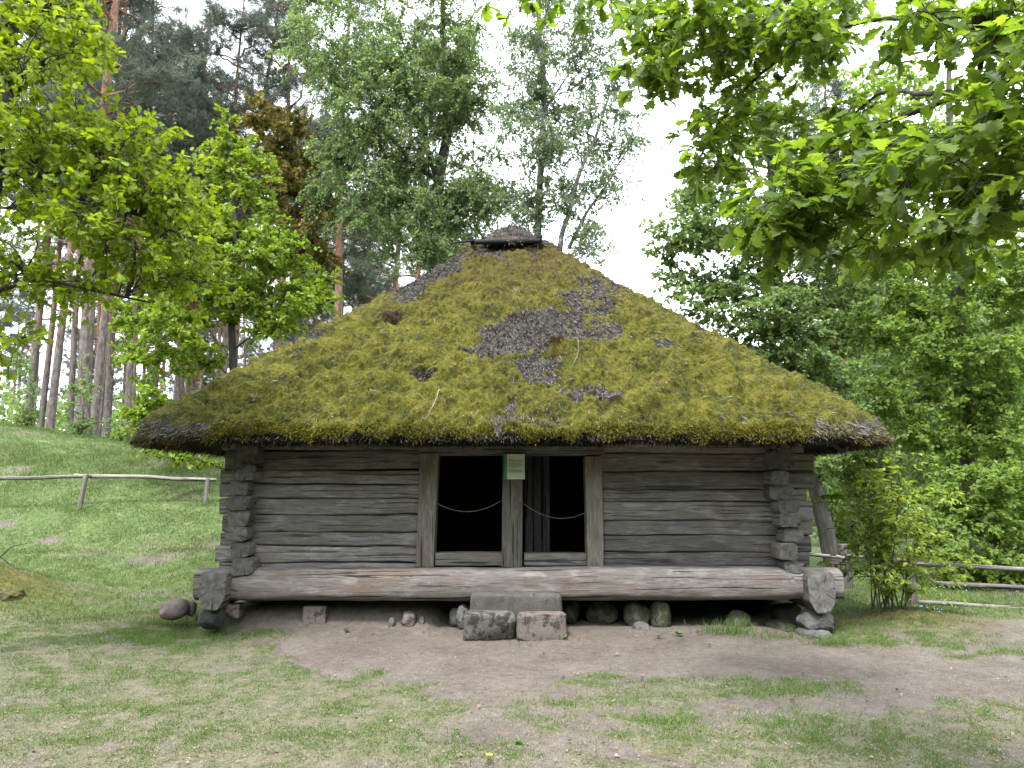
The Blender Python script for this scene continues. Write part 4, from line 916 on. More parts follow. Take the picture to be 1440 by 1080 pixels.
def cl(*specs, seed=1):
    """clump centres: (u, v, ru, rv, Y, dY, n) patches of crown at their distance"""
    r_ = np.random.default_rng(seed); out = []
    for (u, v, ru, rv, Y_, dY, n_) in specs:
        k_ = 0
        while k_ < n_:
            a = r_.uniform(-1, 1, 3)
            if a[0] ** 2 + a[1] ** 2 + a[2] ** 2 > 1: continue
            out.append(P(u + a[0] * ru, v + a[1] * rv, Y_ + a[2] * dY)); k_ += 1
    return np.array(out)
def gp_(u, Y_): x = PX(u, Y_); return np.array([x, Y_, float(hgt(x, Y_)) - .05])

BK = {}
BK['oak'] = barkmat('oak_bark', [(.02, .017, .014), (.05, .043, .037), (.09, .08, .07)])
BK['birch'] = barkmat('birch_bark', [(.03, .028, .026), (.12, .115, .108), (.36, .35, .33)], .5, .4, .01, 1.6)
BK['birchdark'] = barkmat('old_birch_bark', [(.018, .017, .016), (.045, .042, .04), (.10, .098, .095)], .6, .6, .02, .8)
BK['linden'] = barkmat('linden_bark', [(.03, .027, .024), (.075, .068, .06), (.12, .11, .10)])
def pinebark():
    t = NT('pine_bark'); o = t.coord('Object'); a = t.noise(t.map(o, (1, 1, .3)), 12, 5, .65, .3); sp = t.n('ShaderNodeSeparateXYZ'); t.l(o, sp.inputs[0])
    lo = t.ramp(a, [(.3, (.04, .032, .028)), (.5, (.12, .10, .092)), (.7, (.20, .175, .165))]); hi = t.ramp(a, [(.3, (.09, .045, .03)), (.5, (.20, .11, .075)), (.7, (.30, .18, .13))])
    col = t.mix(t.ramp(t.math('ADD', t.math('DIVIDE', sp.outputs[2], 24.), t.math('MULTIPLY', a, .12)), [(.2, 0.), (.45, 1.)]), lo, hi); t.bump(a, .9, .05); return t.done(col, .9)
BK['pine'] = pinebark()
LF = {}
LF['oakL'] = leafmat('oak_leaf_spring', [(.10, .16, .008), (.16, .24, .012), (.22, .31, .018)], .5, (1.7, 1.5, .8))
LF['oakR'] = leafmat('oak_leaf_near', [(.055, .095, .016), (.085, .14, .02), (.125, .19, .026), (.17, .245, .035)], .56, (1.9, 1.85, .8), .42, .4)
LF['oakY'] = leafmat('young_oak_leaf', [(.11, .175, .016), (.17, .25, .025), (.23, .33, .035)], .45, (1.5, 1.4, .8))
LF['maple'] = leafmat('bronze_maple_leaf', [(.075, .075, .02), (.13, .105, .03), (.16, .10, .035), (.10, .14, .03)], .4)
LF['birch'] = leafmat('birch_leaf', [(.10, .155, .06), (.155, .22, .09), (.23, .30, .14)], .55, (1.3, 1.3, .8), .4, .5)
LF['birch2'] = leafmat('silver_birch_leaf', [(.11, .16, .08), (.16, .215, .115), (.24, .30, .17)], .55, (1.2, 1.25, .9), .4, .5)
LF['linden'] = leafmat('linden_leaf', [(.11, .175, .035), (.165, .245, .055), (.25, .345, .095)], .6, (1.4, 1.4, .7))
LF['elm'] = leafmat('elm_leaf', [(.11, .17, .055), (.16, .235, .08), (.23, .31, .13)], .6, (1.3, 1.3, .8))
LF['shrub'] = leafmat('shrub_leaf', [(.15, .23, .035), (.22, .31, .05), (.33, .41, .08)], .55, (1.5, 1.4, .6), .4, .5)
LF['pine'] = leafmat('pine_needle', [(.055, .075, .055), (.09, .115, .088), (.14, .17, .135)], .3, (1.2, 1.2, 1), .6, .2)

# pines: four shapes, copied
def make_pine(seed, H=23, r0=.22, cs=.42, fork=False):
    r_ = np.random.default_rng(seed); root = empty('pine_tree', (0, 0, 0)); lean = r_.normal(0, .5, 2)
    t_ = np.linspace(0, 1, 30); tp_ = np.stack([lean[0] * t_ ** 1.5 + .15 * np.sin(t_ * 5 + seed), lean[1] * t_ ** 1.5 + .15 * np.cos(t_ * 4 + seed), H * t_], -1); tr = r0 * (1 - t_) ** .7 + .02; tr[0] *= 1.3
    tm = MB(); V, f, _ = tubes(tp_[None], tr[None], 10); tm.add(V, f); nb = 46; BP = []; BR = []; tips = []
    for q_ in range(nb):
        s_ = r_.uniform(cs, .99) if q_ > 9 else r_.uniform(.22, cs); base = np.array([np.interp(s_, t_, tp_[:, c]) for c in range(3)]); az = r_.uniform(0, 6.28)
        L_ = (3.4 * (1 - s_) ** .6 + .7) * r_.uniform(.6, 1.15) if q_ > 9 else r_.uniform(.6, 2.2); el = r_.uniform(-.15, .65); d_ = np.array([math.cos(az) * math.cos(el), math.sin(az) * math.cos(el), math.sin(el)])
        pth = bez(base, base + d_ * L_ * .5 + np.array([0, 0, -.12 * L_]), base + d_ * L_ + np.array([0, 0, .12 * L_])) + r_.normal(0, .05, (8, 3)); pth[0] = base; BP.append(pth); BR.append(np.linspace(.055 * L_ / 3 + .015, .010, 8))
        if q_ > 9:
            for k_ in range(int(7 + L_ * 6)):
                p_ = pth[r_.integers(3, 8)]; tips.append((p_, p_ + r_.normal(0, .42, 3) * np.array([1, 1, .5]) + d_ * .15 + np.array([0, 0, .08])))
    V, f, _ = tubes(np.array(BP), np.array(BR), 5); tm.add(V, f)
    A_ = np.array([a for a, b_ in tips]); Bt = np.array([b_ for a, b_ in tips]); TPp = np.stack([A_, (A_ + Bt) / 2 + r_.normal(0, .03, A_.shape), Bt], 1); V, f, _ = tubes(TPp, np.full((len(A_), 3), .008), 3); tm.add(V, f)
    tm.build('trunk', BK['pine'], root)
    n_ = len(A_) * 15; ti = np.repeat(np.arange(len(A_)), 15); u_ = r_.random((n_, 1)) ** .6; pos = A_[ti] * (1 - u_) + Bt[ti] * u_ + r_.normal(0, .07, (n_, 3)); d = nrm(nrm(Bt - A_)[ti] + r_.normal(0, .8, (n_, 3)) + np.array([0, 0, .35]))
    V, f = inst(*NEEDLE, pos, d, r_.normal(0, 1, (n_, 3)), r_.uniform(.13, .24, n_)); mb = MB(); mb.add(V, f); mb.build('crown', LF['pine'], root, False)
    return root
def copy_tree(o, parent=None):
    c = o.copy(); COL.objects.link(c); c.parent = parent
    for ch in o.children: copy_tree(ch, c)
    return c
protos = [make_pine(s, H, r0, cs) for s, H, r0, cs in ((1, 24, .21, .42), (2, 22, .145, .44), (3, 26, .155, .36), (4, 20, .12, .42))]
used = [False] * 4
rp = np.random.default_rng(77)
# front pines whose trunks one can tell apart (photo bearing, distance, shape, scale, description)
PIN = [(107, 25, 0, 1.0, 'thickest pine trunk on the bank, grey below and orange above'), (68, 30, 1, 1.0, 'slim grey pine left of the thickest trunk on the bank'), (92, 32, 3, 1.0, 'thin reddish pine just left of the thickest trunk'), (122, 28, 1, 1.0, 'orange-barked pine just right of the thickest trunk'),
       (25, 33, 2, 1., 'slender pine at the far left of the bank'), (48, 37, 1, 1., 'dark pine second from the left edge'), (150, 34, 2, 1., 'grey pine behind the low branches of the left oak'), (178, 31, 3, 1., 'pine half hidden by the young oak'), (205, 38, 1, 1., 'pine rising above the left eave tip'),
       (244, 36, 0, .95, 'pair-standing pine whose trunk shows between oak and roof'), (262, 40, 2, 1., 'farther of the two close pines above the oak'), (300, 33, 3, 1.1, 'crooked pale pine at the top centre left'), (318, 36, 2, 1., 'pine with an orange top behind the yellow-green oak'), (378, 34, 1, 1.1, 'pine with a bent orange limb near the top'),
       (590, 30, 1, .85, 'pine with a reddish trunk left of the roof ridge'), (465, 32, 0, .95, 'dark pine behind the bronze maple'), (430, 39, 3, 1., 'slim pine beside the birch crown'), (540, 38, 2, 1., 'pine seen through the left birch'), (1190, 27, 1, .8, 'pale reddish pine trunk right of the roof between leafy trees'), (1205, 33, 3, .9, 'second reddish pine trunk behind the pale one on the right')]
for u, Y_, s_, sc, lab in PIN:
    o = protos[s_] if not used[s_] else copy_tree(protos[s_]); used[s_] = True
    p = gp_(u, Y_); o.location = p; o.rotation_euler = (0, 0, rp.uniform(0, 6.28)); o.scale = (sc,) * 3; tag(o, lab, 'pine tree', 'pines on the bank')
for k_ in range(54):
    u = rp.uniform(-60, 640) if k_ < 33 or k_ > 40 else rp.uniform(1150, 1500); Y_ = rp.uniform(40, 62) if k_ < 20 or 32 < k_ < 41 else rp.uniform(62, 95); o = copy_tree(protos[rp.integers(0, 4)]); o.location = gp_(u, Y_); o.rotation_euler = (0, 0, rp.uniform(0, 6.28)); sc = rp.uniform(.85, 1.15) if k_ < 33 or k_ > 40 else .7; o.scale = (sc,) * 3
    tag(o, 'tall bare-stemmed pine in the wood behind the nearer trees', 'pine tree', 'pines deeper in the wood')
o = copy_tree(protos[3]); o.location = gp_(874, 58); o.scale = (.83, .83, .80); tag(o, 'small distant pine in the sky gap right of the roof ridge', 'pine tree')

# left oak (near, overhanging)
def root_at(x, y): return np.array([x, y, float(hgt(x, y)) - .05])
tr = [root_at(-5.6, 6.9), (-5.45, 7.0, 2.2), P(-30, 330, 7.1), P(-8, 230, 7.2), P(6, 120, 7.3), P(20, 20, 7.4), P(30, -120, 7.5)]
grow('oak_tree', 'large oak with bright yellow-green leaves reaching in from the left', 'oak tree', 5, tr, .20, .06,
     cl((45, 60, 75, 75, 7.2, .9, 30), (95, 50, 55, 70, 7.0, .8, 14), (60, 200, 75, 90, 7.2, .9, 30), (165, 200, 62, 50, 7.2, .8, 20), (215, 245, 50, 50, 7.4, .7, 14), (130, 300, 120, 40, 7.2, .8, 18), (245, 270, 45, 40, 7.5, .6, 9), (30, 340, 45, 60, 7.0, .7, 9), (190, 345, 100, 40, 7.3, .7, 15), (90, 400, 95, 40, 7.2, .6, 10), (255, 390, 50, 30, 7.5, .5, 7), (20, 470, 35, 18, 7.0, .4, 3), (60, -60, 120, 60, 7.3, 1.2, 14), (-60, 200, 60, 200, 7, 1.2, 18), seed=3),
     .38, 6, 12, .090, OAK_SM, LF['oakL'], BK['oak'], rosette=True, updir=.15, wander=.16, tw_r=.005, flatz=.55, limbr=.016, extra=[([P(-60, 275, 7.0), P(0, 247, 7.1), P(40, 240, 7.1), P(100, 243, 7.2), P(150, 212, 7.2)], .042, .018), ([P(38, 241, 7.0), P(75, 262, 7.0), P(118, 285, 7.0), P(200, 305, 7.2), P(300, 345, 7.4)], .028, .010), ([P(-30, 182, 6.9), P(0, 165, 6.9), P(17, 150, 6.9)], .05, .03), ([P(-40, 420, 7.0), P(0, 408, 7.0), P(60, 390, 7.1), P(140, 408, 7.2), P(215, 425, 7.4)], .026, .010), ([P(0, 45, 7.3), P(60, 20, 7.2), P(120, 8, 7.1)], .02, .008)])
# young oak behind the left corner
grow('young_oak', 'yellow-green young oak behind the left end of the roof', 'oak tree', 6, [gp_(330, 17.2), P(330, 560, 17.2), P(325, 400, 17.2), P(332, 300, 17.2), P(318, 170, 17.2)], .12, .01,
     cl((318, 190, 22, 50, 17.2, .6, 7), (340, 240, 50, 40, 17.2, 1, 15), (310, 300, 95, 50, 17.2, 1.5, 34), (330, 370, 130, 55, 17.2, 1.9, 58), (400, 430, 75, 40, 17, 1.2, 26), (250, 440, 95, 50, 17., 1.5, 30), (250, 500, 80, 30, 17, 1.2, 14), (205, 570, 40, 50, 16.6, .8, 10), (440, 400, 36, 22, 17., .6, 7), (245, 640, 30, 20, 16.0, .6, 4), seed=4),
     .55, 7, 24, .10, ROUND, LF['oakY'], BK['oak'], updir=.2, flatz=.55)
grow('bronze_maple', 'olive-bronze maple between the young oak and the birch', 'maple tree', 7, [gp_(420, 21), P(420, 400, 21), P(415, 260, 21), P(395, 150, 21)], .14, .03,
     cl((352, 150, 18, 20, 20, .4, 4), (395, 190, 42, 32, 21, .8, 14), (420, 245, 40, 45, 21, 1, 20), (435, 310, 40, 45, 21, 1, 18), (440, 370, 30, 30, 21, .8, 6), seed=5), .7, 6, 16, .16, ROUND, LF['maple'], BK['oak'], flatz=.4)
# birches
grow('birch_tree', 'big leafy birch with a dark forked trunk left of the ridge', 'birch tree', 8, [gp_(610, 20), P(612, 420, 20), P(618, 300, 20), P(625, 200, 20), P(625, 80, 20), P(628, -80, 20)], .26, .03,
     cl((560, 330, 85, 60, 19.6, 1.6, 30), (620, 260, 90, 90, 20, 1.9, 55), (500, 250, 75, 75, 19.8, 1.6, 34), (545, 120, 110, 105, 20, 2.2, 85), (640, 90, 60, 100, 20, 1.8, 42), (450, 60, 55, 85, 20, 1.5, 24), (665, 300, 45, 50, 19.8, 1.2, 16), (560, -50, 130, 60, 20, 2, 40), (640, 370, 50, 30, 19.6, 1, 10), seed=6),
     .85, 10, 34, .088, KITE, LF['birch'], BK['birchdark'], droop=.6, tw_r=.007, updir=.1, extra=[([P(618, 260, 20), P(603, 215, 19.9), P(590, 165, 19.8), P(560, 110, 19.6), P(520, 60, 19.5)], .09, .03), ([P(612, 250, 20), P(575, 225, 19.8), P(545, 190, 19.6), P(520, 130, 19.5)], .07, .02), ([P(622, 230, 20), P(660, 60, 20), P(668, 0, 20)], .06, .02), ([P(615, 330, 19.9), P(580, 285, 19.7), P(540, 275, 19.5)], .05, .015)])
grow('birch_tree', 'airy pale-trunked birch standing directly behind the ridge', 'birch tree', 9, [gp_(762, 19), P(759, 420, 19), P(757, 330, 19), P(762, 220, 19), P(765, 120, 19), P(755, 0, 19), P(750, -100, 19)], .14, .03,
     cl((760, 60, 55, 80, 19, 1.5, 34), (740, 180, 55, 70, 19, 1.3, 30), (800, 170, 60, 60, 19, 1.3, 26), (850, 110, 45, 70, 18.8, 1.1, 22), (870, 180, 32, 40, 18.8, .8, 10), (850, 250, 35, 40, 18.8, .8, 9), (790, 280, 50, 40, 18.8, 1, 18), (720, 290, 38, 45, 18.8, .9, 14), (820, 30, 60, 50, 19, 1.2, 16), (830, 330, 32, 28, 18.6, .7, 10), (780, -50, 90, 50, 19, 1.5, 20), seed=7),
     .74, 9, 24, .078, KITE, LF['birch2'], BK['birch'], droop=.5, tw_r=.006, updir=.1, wander=.06, extra=[([P(778, 400, 18.8), P(790, 330, 18.7), P(808, 270, 18.6), P(835, 200, 18.6), P(868, 112, 18.6)], .08, .015), ([P(800, 350, 18.8), P(820, 305, 18.7), P(855, 255, 18.6), P(893, 190, 18.5)], .05, .012), ([P(760, 230, 19), P(772, 150, 19), P(815, 80, 18.9)], .05, .015), ([P(755, 310, 19), P(735, 280, 18.9), P(712, 250, 18.8)], .035, .01)])
# right trees
grow('leaning_elm', 'grey-trunked leaning tree with layered branches behind the right side of the barn', 'elm tree', 10, [gp_(1172, 14.4), P(1158, 740, 14.4), P(1142, 660, 14.4), P(1112, 500, 14.5), P(1092, 390, 14.6), P(1085, 280, 14.7), P(1075, 180, 14.7)], .155, .04,
     cl((1080, 190, 65, 55, 14.7, 1, 22), (1000, 260, 55, 35, 14.5, .8, 12), (985, 330, 55, 30, 14.5, .8, 11), (1060, 330, 70, 60, 14.7, 1.2, 26), (1010, 400, 50, 30, 14.5, .8, 10), (1090, 430, 75, 55, 14.6, 1.2, 32), (1140, 300, 60, 90, 14.8, 1.2, 28), (1130, 500, 70, 50, 14.6, 1, 28), (960, 300, 50, 30, 14.3, .6, 9), (1015, 440, 35, 26, 14.4, .6, 9), (940, 340, 35, 28, 14.4, .5, 7), (960, 400, 30, 25, 14.4, .5, 6), (1060, 490, 50, 25, 14.6, .6, 10), (1190, 400, 60, 110, 15, 1, 30), (1180, 560, 50, 50, 14.8, .8, 16), (1150, 590, 50, 40, 14.5, .8, 12), (1150, 655, 22, 22, 14.2, .4, 5), (1100, 90, 80, 50, 14.8, 1.3, 14), seed=8),
     .62, 8, 18, .088, ROUND, LF['elm'], BK['linden'], flatz=.3, droop=.15, wander=.1)
grow('linden_tree', 'broad bright green linden filling the right side behind the fence', 'linden tree', 11, [gp_(1378, 15.6), P(1366, 690, 15.6), P(1358, 560, 15.6), P(1348, 420, 15.6), P(1340, 300, 15.6), P(1335, 100, 15.6)], .20, .05,
     cl((1340, 200, 110, 90, 15.8, 1.5, 50), (1250, 420, 70, 80, 15.6, 1.3, 38), (1390, 380, 90, 80, 15.4, 1.5, 48), (1300, 480, 80, 60, 15.2, 1.2, 30), (1400, 520, 75, 70, 15.2, 1.4, 36), (1260, 560, 60, 45, 15.4, 1, 20), (1320, 600, 60, 35, 15.0, 1, 16), (1420, 620, 40, 35, 15.0, 1, 12), (1230, 300, 60, 60, 15.8, 1, 18), (1480, 400, 60, 200, 15.4, 1.5, 30), (1250, 120, 70, 50, 16, 1, 14), seed=9),
     .68, 8, 20, .095, ROUND, LF['linden'], BK['linden'], flatz=.4, droop=.25, wander=.1)
def bush(name, label, cat, seed, base, specs, crad, ntw, nlf, lsz, tmpl, lmat, group=None, r0=.03, nst=7, **kw):
    """several stems from one foot: built as short trunk and limbs to each clump"""
    b0 = np.array(base); return grow(name, label, cat, seed, [b0, b0 + np.array([0, 0, .06]), b0 + np.array([0, 0, .22])], r0, r0 * .6, cl(*specs, seed=seed), crad, ntw, nlf, lsz, tmpl, lmat, BK['linden'], group, limbr=.010, **kw)
bush('linden_sapling', 'dense low linden growth behind the right-hand rails', 'bush', 21, gp_(1400, 13), [(1400, 700, 70, 60, 13, .8, 34), (1320, 740, 45, 60, 13.2, .7, 20), (1440, 780, 60, 50, 12.8, .8, 18), (1350, 800, 45, 30, 12.6, .6, 10)], .5, 8, 22, .085, ROUND, LF['linden'], flatz=.45)
bush('hazel_bush', 'pale green bush behind the shrub beside the barn', 'bush', 22, gp_(1235, 17), [(1230, 660, 65, 60, 17, 1, 30), (1185, 640, 30, 45, 16.5, .8, 12), (1280, 700, 50, 50, 17, 1, 18), (1200, 740, 40, 40, 17, .8, 12)], .65, 8, 20, .085, ROUND, LF['elm'], flatz=.5)
bush('hazel_bush', 'dark green bush farther right behind the linden trunk', 'bush', 23, gp_(1450, 20), [(1400, 640, 90, 60, 20, 1.4, 34), (1330, 700, 60, 50, 20, 1.2, 20), (1440, 720, 60, 50, 19, 1, 16)], .8, 8, 20, .10, ROUND, LF['linden'], flatz=.5)
bush('hazel_bush', 'pale green bush seen past the right corner of the barn', 'bush', 24, gp_(1170, 22), [(1170, 690, 40, 60, 22, 1, 16), (1150, 620, 60, 40, 23, 1, 14), (1210, 600, 60, 50, 23, 1.2, 18)], .9, 8, 20, .11, ROUND, LF['elm'], flatz=.5)
# the shrub beside the barn
sb = np.array([PX(1240, 9.6), 9.6, float(hgt(PX(1240, 9.6), 9.6))])
def shrub():
    r_ = np.random.default_rng(31); root = empty('leafy_shrub', tuple(sb)); tag(root, 'many-stemmed shrub with long pointed leaves on a mossy mound right of the barn', 'shrub')
    ns = 17; t_ = np.linspace(0, 1, 12)[:, None]; SP = []; SR = []; 
    tops = [(1172, 700), (1190, 660), (1212, 650), (1238, 636), (1258, 640), (1280, 655), (1300, 680), (1325, 700), (1345, 735), (1360, 785), (1195, 740), (1172, 790), (1222, 680), (1268, 690), (1310, 740), (1240, 720), (1330, 800)]
    for q_ in range(ns):
        b0 = np.array([r_.normal(0, .10), r_.normal(0, .07), 0]); e = P(*tops[q_], 9.6 + r_.normal(0, .35)) - sb; c = b0 + np.array([e[0] * .25, e[1] * .25, e[2] * .7]); SP.append(bez(b0, c, e, 12) + r_.normal(0, .012, (12, 3)) * t_); SR.append(np.linspace(.009, .0025, 12))
    SP = np.array(SP); tm = MB(); V, f, _ = tubes(SP, np.array(SR), 6); tm.add(V, f)
    TP = []
    for q_ in range(ns):
        for k_ in range(20):
            i_ = r_.integers(3, 12); d_ = nrm(r_.normal(0, 1, 3) * np.array([1, .8, .35]) + np.array([0, 0, .1])); L_ = r_.uniform(.16, .50); a = SP[q_, i_]; TP.append(np.stack([a, a + d_ * L_ * .35 + [0, 0, .02], a + d_ * L_ * .7 + [0, 0, .01], a + d_ * L_ - [0, 0, .03]]))
    TP = np.array(TP); V, f, _ = tubes(TP, np.tile(np.linspace(.004, .0015, 4), (len(TP), 1)), 4); tm.add(V, f); tm.build('stems', BK['linden'], root)
    nl = 12; bi = np.repeat(np.arange(len(TP)), nl); n = len(bi); x_ = r_.uniform(.2, 3, n); i0 = np.minimum(x_.astype(int), 2); fr = (x_ - i0)[:, None]; pos = TP[bi, i0] * (1 - fr) + TP[bi, i0 + 1] * fr; td = nrm(TP[bi, 3] - TP[bi, 0])
    sd = np.where(r_.random(n) < .5, 1, -1)[:, None] * np.cross(td, np.array([0, 0, 1.])); d = nrm(td * .8 + sd * .8 + r_.normal(0, .3, (n, 3)) + np.array([0, 0, -.25])); V, f = inst(*OVATE, pos, d, r_.normal(0, .35, (n, 3)) + np.array([0, 0, 1.]), r_.uniform(.05, .095, n))
    mb = MB(); mb.add(V, f); mb.build('leaves', LF['shrub'], root, False)
shrub()
# low growth on the bank crest
for u, Y_, sd, w_, lab in ((110, 22.5, 41, 28, 'light green sapling at the foot of the thickest pine'), (30, 23, 42, 30, 'thin pale bush at the left edge of the bank'), (225, 22, 43, 30, 'low bush on the bank crest below the eave tip'), (285, 21.5, 44, 26, 'low bush on the bank beside the corner logs'), (165, 24, 45, 20, 'small tuft of saplings between pine trunks')):
    p = gp_(u, Y_); _, vb = proj(p); bush('crest_bush', lab, 'bush', sd, p, [(u, float(vb) - 18, w_, 14, Y_, .5, 9)] + ([(u, float(vb) - 75, w_ * .8, 45, Y_, .5, 9)] if u < 120 else []), .42, 6, 12, .08, ROUND, LF['elm'])

# far wood closing the horizon on the right and behind the bank
rw = np.random.default_rng(55)
def generic_tree(seed, H, Wd, nlf, lmat):
    r_ = np.random.default_rng(seed); c = []
    while len(c) < 95:
        a = r_.uniform(-1, 1, 3)
        if (a ** 2).sum() < 1: c.append((a[0] * Wd, a[1] * Wd, H * .56 + a[2] * H * .44))
    return grow('leafy_tree', 'x', 'tree', seed, [(0, 0, 0), (0, 0, H * .3), (.2, .1, H * .6), (.1, 0, H * .9)], .22, .05, c, 1.15, 8, nlf, .16, ROUND, lmat, BK['linden'], flatz=.5)
ga, gb = generic_tree(61, 10, 3.4, 18, LF['elm']), generic_tree(62, 13, 3.8, 18, LF['linden'])
sp_ = [(1240, 26), (1330, 29), (1420, 25), (1160, 34), (1290, 36), (1390, 38), (1500, 31), (1220, 44), (1350, 47), (1450, 46), (1120, 46), (1530, 40)]
for k_, (u, Y_) in enumerate(sp_):
    src = (ga, gb)[k_ % 2]; o = src if k_ < 2 else copy_tree(src); o.location = gp_(u, Y_); s_ = rw.uniform(.85, 1.15) if u > 1200 else .55; o.scale = (s_,) * 3; o.rotation_euler = (0, 0, rw.uniform(0, 6.28)) 
    tag(o, 'leafy tree in the green wood beyond the right-hand fence', 'tree', 'trees beyond the right fence')
n = 90000; az = rw.uniform(-1.1, 1.1, n); dd = rw.uniform(62, 100, n); X = np.sin(az) * dd; Y = np.cos(az) * dd; hh = (3.0 + 2.5 * fbm(p2(X, Y, .12), 3, 5)) * (1 + .9 * sst(5, 40, X)); hh = hh + sst(-4, -10, X) * (5.5 + 3 * fbm(p2(X, Y, .3), 2, 15)); Z = rw.random(n) ** .8 * np.maximum(hh, .6)
V, f = inst(*ROUND, np.stack([X, Y, Z], -1), rw.normal(0, 1, (n, 3)), rw.normal(0, .6, (n, 3)) + np.array([0, 0, 1.]), rw.uniform(.3, .6, n)); mb = MB(); mb.add(V, f); tag(mb.build('far_wood', LF['elm'], smooth=False), 'far line of low green woodland', 'woodland', kind='stuff')

# leaf mass added out of view behind the camera to block low sky light
n = 60000; az = rw.uniform(R(75), R(285), n); dd = rw.uniform(15, 34, n); X = np.sin(az) * dd; Y = np.cos(az) * dd; hh = 11 + 5 * fbm(p2(X, Y, .15), 3, 6); Z = rw.random(n) ** .8 * hh
k = ~((Y > -2) & (np.abs(X) < 17)); X, Y, Z = X[k], Y[k], Z[k]; n = len(X)
V, f = inst(*ROUND, np.stack([X, Y, Z], -1), rw.normal(0, 1, (n, 3)), rw.normal(0, .8, (n, 3)) + np.array([0, 0, 1.]), rw.uniform(.35, .7, n)); mb = MB(); mb.add(V, f); tag(mb.build('light_block_wood', LF['linden'], smooth=False), 'unseen leafy wood added on the near side to block low sky light', 'woodland', kind='stuff')

# near oak, overhanging from the right: big lobed leaves
def near_oak():
    r_ = np.random.default_rng(91); org = root_at(5.6, 1.2); root = empty('oak_tree', tuple(org)); tag(root, 'near oak whose large dark lobed leaves hang in from the upper right', 'oak tree')
    specs = [  # u v ru rv Y dY n leaf scale by distance
        (1330, 245, 100, 60, 3.3, .45, 23), (1170, 265, 110, 55, 3.7, .4, 26), (1100, 300, 50, 35, 3.8, .3, 9), (1400, 160, 60, 60, 3.0, .35, 10), (1410, 290, 50, 45, 3.1, .4, 8), (1250, 200, 70, 30, 3.7, .3, 9), (1360, 30, 90, 40, 3.2, .4, 16), (1290, 335, 120, 25, 3.7, .4, 13), (1110, 330, 45, 22, 3.8, .3, 5), (1230, 360, 30, 12, 4.2, .3, 3),
        (1160, 30, 80, 40, 4.6, .5, 15), (1000, 40, 100, 50, 5.0, .5, 27), (930, 110, 45, 60, 5.2, .4, 15), (1020, 150, 60, 50, 5.1, .5, 16), (1010, 230, 45, 50, 5.0, .4, 12), (1150, 80, 40, 30, 4.6, .3, 6), (1120, 200, 60, 35, 4.8, .4, 9), (900, 20, 60, 25, 5.2, .4, 10), (1080, 20, 120, 35, 4.9, .5, 12), (760, 2, 90, 7, 4.4, .2, 5), (1210, 150, 40, 20, 4.6, .3, 3), (985, 10, 50, 30, 4.5, .3, 6),
        (1450, 60, 40, 90, 2.9, .4, 8), (1500, 200, 50, 120, 3.0, .5, 8), (1100, -80, 300, 50, 4.2, .8, 18)]
    C = cl(*specs, seed=12) - org; C[:, 2] += .03
    lsc = np.concatenate([np.full(s_[6], 1.) for s_ in specs])
    tp_ = resample([(0, 0, 0), (-.05, .1, 2.0), (-.1, .3, 3.6), (-.9, 1.1, 4.6), (-1.6, 1.8, 5.2)], 30); tr = np.linspace(.30, .06, 30); tm = MB(); V, f, _ = tubes(tp_[None], tr[None], 14); tm.add(V, f)
    # main boughs seen in the picture
    boughs = [([P(1520, 40, 3.3), P(1440, 85, 3.3), P(1390, 112, 3.4), P(1330, 150, 3.5), P(1250, 165, 3.7), P(1170, 215, 3.8), P(1090, 260, 3.9)], .028), ([P(1500, -60, 4.2), P(1330, 42, 4.4), P(1230, 18, 4.6), P(1130, 55, 4.8), P(1075, 95, 5.0), P(1020, 150, 5.1), P(980, 235, 5.1)], .022), ([P(1400, -90, 4.2), P(1200, -20, 4.5), P(1050, 10, 4.9), P(985, 60, 5.1), P(930, 110, 5.2)], .02), ([P(1378, 20, 3.1), P(1382, 80, 3.2), P(1376, 115, 3.3)], .02), ([P(1440, 165, 3.1), P(1340, 130, 3.4), P(1235, 130, 4.2), P(1190, 170, 4.5)], .012)]
    nodes = [tp_[14:]]; nr = [tr[14:]]
    for pts, r0 in boughs:
        pp = np.array(pts) - org; a = tp_[27] if r0 > .018 and len(pts) > 3 else None
        pp = np.concatenate([[a], pp]) if a is not None else pp; q = resample(pp, 40); sm = q.copy()
        for _ in range(6): sm[1:-1] = (sm[:-2] + 2 * sm[1:-1] + sm[2:]) / 4
        sm += fbm(sm * 2.5, 3, int(r0 * 1e4))[:, None] * np.array([.05, .03, .05]); rr = np.linspace(r0 * 1.5, .006, 40); V, f, _ = tubes(sm[None], rr[None], 8); tm.add(V, f); nodes.append(sm[4:]); nr.append(rr[4:])
    nodes = np.concatenate(nodes); nr = np.concatenate(nr); n0 = len(C); LP = []; LR = []; dist = np.min(np.linalg.norm(C[:, None] - nodes[None], axis=-1), 1)
    LPa = np.zeros((n0, 8, 3))
    for q_ in np.argsort(dist):
        c = C[q_]; dd = np.linalg.norm(nodes - c, axis=1); k_ = int(np.argmin(dd + .35 * np.maximum(0, c[2] - nodes[:, 2]))); a = nodes[k_]; L_ = dd[k_]; pth = bez(a, (a + c) / 2 + r_.normal(0, .12 * L_, 3) + np.array([0, 0, .08 * L_]), c); pth[1:-1] += r_.normal(0, .012 * L_, (6, 3)); LPa[q_] = pth; ra = min(nr[k_] * .75, .004 + .010 * L_); LR.append((q_, np.linspace(ra, .0022, 8))); nodes = np.concatenate([nodes, pth[3:]]); nr = np.concatenate([nr, np.linspace(ra, .0022, 8)[3:]])
    LRa = np.zeros((n0, 8)); 
    for q_, x in LR: LRa[q_] = x
    V, f, _ = tubes(LPa, LRa, 6); tm.add(V, f)
